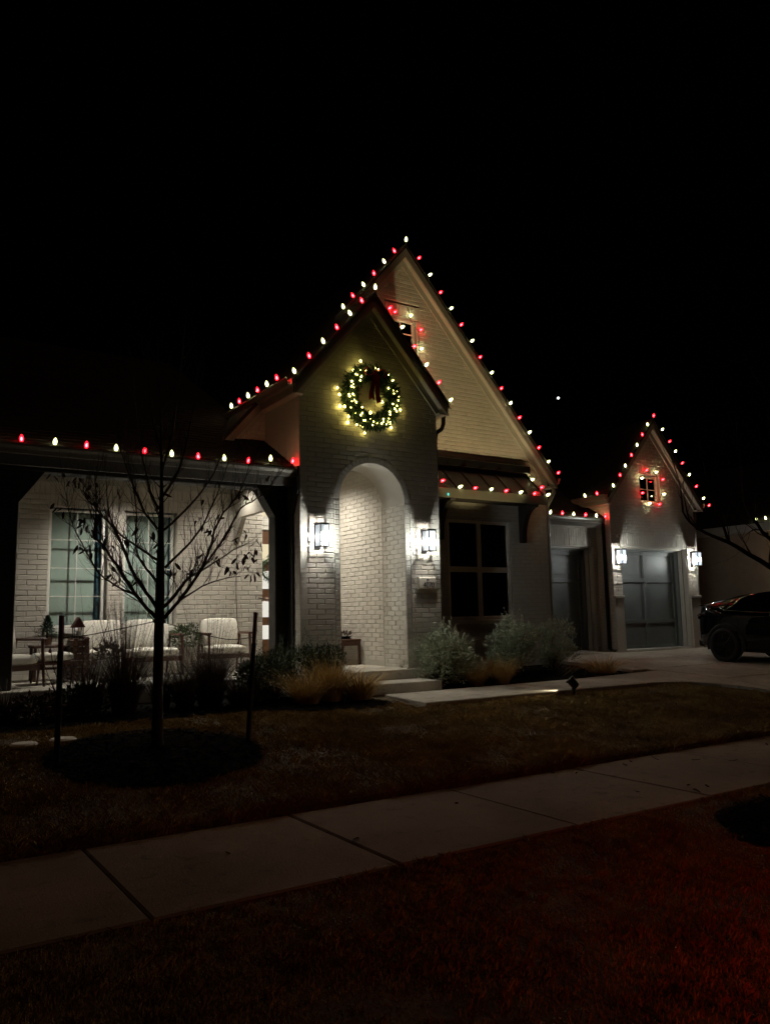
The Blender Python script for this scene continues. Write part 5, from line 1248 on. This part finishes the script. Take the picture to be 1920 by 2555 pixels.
for side in (-1, 1):
    pts = []
    for f, q in zip(fine, S):
        if -.1 <= f[0] <= 2.3: pts.append(car_pt(side, f[0], (q[6][0]+.010, q[6][1]+.012)))
    f0 = pts[0]; MB().tube([(f0[0]+.05*-side, f0[1]+.06, f0[2]+.05)]+pts, .007, 5).build('window_trim', 'chrome', car)
    for sa, sb in ((.98, 1.0), (.30, .32), (2.02, 2.04)):
        P = [q for f, q in zip(fine, S) if f[0] >= sa][0]
        MB().tube([car_pt(side, sa, (p[0]+.001, p[1])) for p in P[2:7]], .004, 4).build('door_gap', 'black', car)
    for sa in (.55, 1.55): MB().bbox(*sorted((CX+side*.922, CX+side*.945)), CYR-sa-.2, CYR-sa, CZ+.80, CZ+.83, .006).build('door_handle', 'carpaint', car)
    m = MB(); m.lathe([(.02, -.1), (.07, -.07), (.085, 0), (.07, .06), (.02, .08)], (CX+side*1.0, CYR-2.05, CZ+1.0), 12, (side, 0, .1)); m.build('wing_mirror', 'carpaint', car, smooth=True)
    # tail lamp
    m = MB(); tl = [(.62, -.775, .93), (.74, -.74, .95), (.84, -.63, .985), (.885, -.45, 1.0)]
    vs = [(CX+side*(a+.012), CYR-b+.012, CZ+c) for a, b, c in tl]+[(CX+side*(a+.012), CYR-b+.016, CZ+c-.075+.02*i) for i, (a, b, c) in enumerate(tl)]
    m.add(vs, [(i, i+1, i+5, i+4) for i in range(3)]); m.build('tail_light', 'taillens', car)
    m = MB(); m.tube([(CX+side*(a+.02), CYR-b+.02, CZ+c+.006) for a, b, c in tl], .006, 5); m.build('lamp_trim', 'chrome', car)
    for sa, sw_ in ((0, 1), (2.88, 1)):
        xw = CX+side*.90; yw = CYR-sa; zw = CZ+.345
        tyre = MB().lathe([(.24, -.10), (.31, -.115), (.338, -.09), (.345, -.04), (.345, .04), (.338, .09), (.31, .115), (.245, .10), (.24, .06)], (xw, yw, zw), 40, (side, 0, 0)).build('wheel', 'tyre', car, smooth=True)
        rm = MB(); rm.lathe([(.235, .085), (.25, .10), (.25, .107), (.238, .107), (.225, .07), (.22, .02), (.002, .015)], (xw, yw, zw), 36, (side, 0, 0))
        for k in range(5):
            for dlt in (-.16, .16):
                a = 2*math.pi*k/5; a2 = a+dlt; 
                rm.tube([(xw+side*.085, yw+.05*math.cos(a), zw+.05*math.sin(a)), (xw+side*.095, yw+.232*math.cos(a2), zw+.232*math.sin(a2))], [.022, .014], 5)
        rm.lathe([(.055, .06), (.055, .095), (.03, .105), (.002, .106)], (xw, yw, zw), 14, (side, 0, 0)); rm.build('rim', 'rim', tyre, smooth=False)
        ar = MB(); vs = []; n = 28
        for k in range(n+1):
            a = math.pi*(-.08+1.16*k/n)
            for r, o in ((.385, .012), (.43, .026), (.45, .004)): vs.append((CX+side*(.918+o), yw+r*math.cos(a), zw+r*math.sin(a)))
        ar.add(vs, [(3*k+j, 3*k+j+1, 3*k+j+4, 3*k+j+3) for k in range(n) for j in (0, 1)]); ar.build('wheel_arch', 'tyre', car, smooth=True)
        wl = MB(); wl.lathe([(.39, -.0), (.39, .012), (.002, .012)], (CX+side*.908, yw, zw), 36, (side, 0, 0)); wl.build('wheel_well', 'black', car)
MB().tube([(CX+u*.80, CYR+.675+.02*(1-u*u), CZ+1.178-.012*u*u) for u in [-1+k/8 for k in range(17)]], [.005]+[.014]*15+[.005], 6).build('boot_spoiler', 'carpaint', car, smooth=True)
MB().bbox(CX-.26, CX+.26, CYR+.805, CYR+.815, CZ+.70, CZ+.81, .003).build('number_plate', 'white', car)
MB().bbox(CX-.74, CX+.74, CYR+.66, CYR+.79, CZ+.30, CZ+.44, .03).build('rear_bumper', 'black', car)
for side in (-1, 1): MB().lathe([(.10, -.03), (.12, 0), (.06, .03), (.002, .035)], (CX+side*.62, CYR-3.60, CZ+.64), 14, (side*.5, -1, .1)).build('headlight', 'carglass', car, smooth=True)

# ================================================================== NEIGHBOUR'S HOUSE
nb = thing('neighbour_house', 'dim tan brick neighbouring house beyond the garage and driveway', 'house', (24, 15, .4))
MB().box(22.0, 30.0, 12.2, 24.0, .3, 3.80).build('wall', 'neigh', nb)
vs = []; fs = []; k = 0; z = .42
while z < 3.76:
    y = 12.2+(k % 2)*.14
    while y < 17.5:
        b = len(vs); d = random.uniform(.002, .008); y1 = min(y+.265, 17.5)
        vs += [(22-d, y, z), (22-d, y1, z), (22-d, y1, z+.067), (22-d, y, z+.067), (22.002, y, z), (22.002, y1, z), (22.002, y1, z+.067), (22.002, y, z+.067)]
        fs += [(3, 2, 1, 0), (0, 1, 5, 4), (1, 2, 6, 5), (2, 3, 7, 6), (3, 0, 4, 7)]; y += .275
    z += .0775; k += 1
tag(np_mesh('brickwork', vs, fs, 'neigh', nb), kind='stuff')
MB().bbox(21.72, 22.02, 12.0, 24.2, 3.78, 4.02, .01).build('fascia', 'trim', nb)
MB().prism([(21.6, 4.02), (26, 6.6), (30.4, 4.02)], (11.9, 24.3)).build('roof', 'shingle', nb)
nl = []
for i in range(2): nl.append((21.66, 13.58-i*.28, 4.12, 'W'))
s_ = string(nl, (-.3, 0, 1), 'white christmas bulbs along the neighbouring house eave', .02)
pl = thing('added_sconce', 'added unseen warm sconce lighting the neighbouring house side wall', 'lantern', (22, 12.9, 2.9))
MB().lathe([(.03, 0), (.06, .02), (.06, .2), (.02, .22)], (21.93, 12.9, 2.8), 10).build('lamp_body', 'darkmetal', pl)
light('added_sconce_fill', 'POINT', (21.75, 12.75, 2.95), 6, (1, .62, .34), .05, pl)  # added lamp out of view, brightens the neighbouring wall

# ================================================================== PERSON at the front door, mostly behind the post
def skin_mesh(name, joints, edges, m, parent, root=0, sub=2):
    me = bpy.data.meshes.new(name); o_ = wloc(parent) if parent else Vector((0, 0, 0))
    me.from_pydata([tuple(Vector(j[0])-o_) for j in joints], edges, []); o = bpy.data.objects.new(name, me); COL.objects.link(o); o.parent = parent
    me.materials.append(MT[m]); o.modifiers.new('skin', 'SKIN'); sl_ = me.skin_vertices[0].data
    for i, j in enumerate(joints): r = j[1]; sl_[i].radius = r if hasattr(r, '__len__') else (r, r); sl_[i].use_root = (i == root)
    s = o.modifiers.new('sub', 'SUBSURF'); s.levels = sub; s.render_levels = sub
    o.modifiers['skin'].use_smooth_shade = True; return o
PX, PY = 6.04, 12.70
def pj(f, s, u): return (PX-f, PY-s, FL+u)        # forward is -X, s>0 towards the street
J_ = [(pj(0, 0, .93), .13), (pj(0, 0, 1.12), .12), (pj(.0, 0, 1.33), (.14, .11)), (pj(.01, 0, 1.47), .055), (pj(.02, 0, 1.56), .075), (pj(.025, 0, 1.66), .088), (pj(.02, 0, 1.72), .06), (pj(.115, 0, 1.60), .02),
      (pj(0, .10, .86), .09), (pj(.03, .11, .48), .06), (pj(-.02, .11, .09), .042), (pj(.13, .12, .045), .038),
      (pj(0, -.10, .86), .09), (pj(.0, -.11, .48), .06), (pj(-.05, -.11, .09), .042), (pj(.10, -.12, .045), .038),
      (pj(0, .18, 1.39), .062), (pj(.0, .24, 1.12), .045), (pj(.23, .16, 1.14), .032), (pj(.29, .15, 1.145), .030), (pj(.35, .145, 1.15), .030),
      (pj(0, -.18, 1.39), .062), (pj(-.02, -.24, 1.12), .045), (pj(.06, -.24, .88), .032), (pj(.08, -.23, .80), .030)]
Ed = [(0,1),(1,2),(2,3),(3,4),(4,5),(5,6),(5,7),(0,8),(8,9),(9,10),(10,11),(0,12),(12,13),(13,14),(14,15),(2,16),(16,17),(17,18),(18,19),(19,20),(2,21),(21,22),(22,23),(23,24)]
def finger(base, pts, r):
    i = base
    for k, p in enumerate(pts): J_.append((pj(*p), r*(1-.1*k))); Ed.append((i, len(J_)-1)); i = len(J_)-1
for k, (ds, L) in enumerate(((.018, .9), (.006, 1.), (-.006, .95), (-.018, .8))):
    finger(20, [(.375, .145+ds*.8, 1.135+.004*k), (.40+.012*L, .150+ds, 1.125), (.415, .165+ds*.6, 1.145)], .0085)
finger(19, [(.31, .175, 1.17), (.345, .18, 1.185), (.375, .17, 1.185)], .0095)
for ds in (-.02, -.007, .007, .02): finger(24, [(.085, -.23+ds, .74), (.095, -.225+ds, .69), (.085, -.22+ds, .66)], .0085)
finger(23, [(.11, -.215, .80), (.12, -.21, .75)], .0095)
pn = skin_mesh('person', J_, Ed, 'skin', None)
tag(pn, 'person in dark jacket by the front door, hand holding a phone past the post', 'person')
jk = [0, 1, 2, 16, 17, 18, 21, 22, 23]
skin_mesh('jacket', [(pj(0, 0, .90), .150)]+[(J_[1][0], .14), (J_[2][0], (.16, .13)), (pj(.01, 0, 1.46), .075), (J_[16][0], .078), (J_[17][0], .058), (pj(.20, .17, 1.138), .044), (J_[21][0], .078), (J_[22][0], .058), (pj(.055, -.24, .90), .044)], [(0,1),(1,2),(2,3),(2,4),(4,5),(5,6),(2,7),(7,8),(8,9)], 'cloth', pn)
skin_mesh('trousers', [(pj(0, 0, .93), .142)]+[(J_[8][0], .102), (J_[9][0], .074), (pj(-.015, .11, .10), .058), (J_[12][0], .102), (J_[13][0], .074), (pj(-.045, -.11, .10), .058)], [(0,1),(1,2),(2,3),(0,4),(4,5),(5,6)], 'denim', pn)
skin_mesh('hair', [(pj(-.03, 0, 1.60), .085), (pj(-.015, 0, 1.69), .092), (pj(.03, 0, 1.745), .075)], [(0, 1), (1, 2)], 'hair', pn)
ph = MB(xf(PX-.40, PY-.155, FL+1.163) @ Matrix.Rotation(R(12), 4, 'Y')).bbox(-.075, .075, -.035, .035, -.0045, .0045, .002).build('phone', 'black'); tag(ph, 'dark phone held in the hand beside the timber post', 'phone')

# ================================================================== SMALL THINGS
sd = Vector((.71282, .69811, .26726))
stv = Vector(CAMP)+sd*900
o = MB().lathe([(.02, -1.5), (1.2, -.8), (1.5, 0), (1.2, .8), (.02, 1.5)], stv, 10).build('star', emit('star_light', (1, 1, 1), 3)); tag(o, 'single bright star in the black sky between the gables', 'star')
o = MB().bbox(8.70, 8.725, 11.338, 11.358, 3.655, 3.70, .004).build('plug_connector', 'teal'); tag(o, 'tiny glowing teal plug on the awning light string', 'plug')
o = MB().bbox(2.225, 2.24, 11.03, 11.043, 3.58, 3.61, .003).build('indicator_light', 'teal'); tag(o, 'tiny pale indicator light on the porch beam', 'indicator light')

# brake lights of the vehicle standing in the street behind the camera: red spill on the grass strip
for (x, y) in ((4.9, .55), (3.1, .45)):
    l = light('brake_light_spill', 'AREA', (x, y, .85), 1.7, (1, .03, .012), parent=None); l.data.size = .25; l.data.spread = R(110)
    l.rotation_euler = Vector((.12, 1, -.9)).to_track_quat('-Z', 'Y').to_euler()
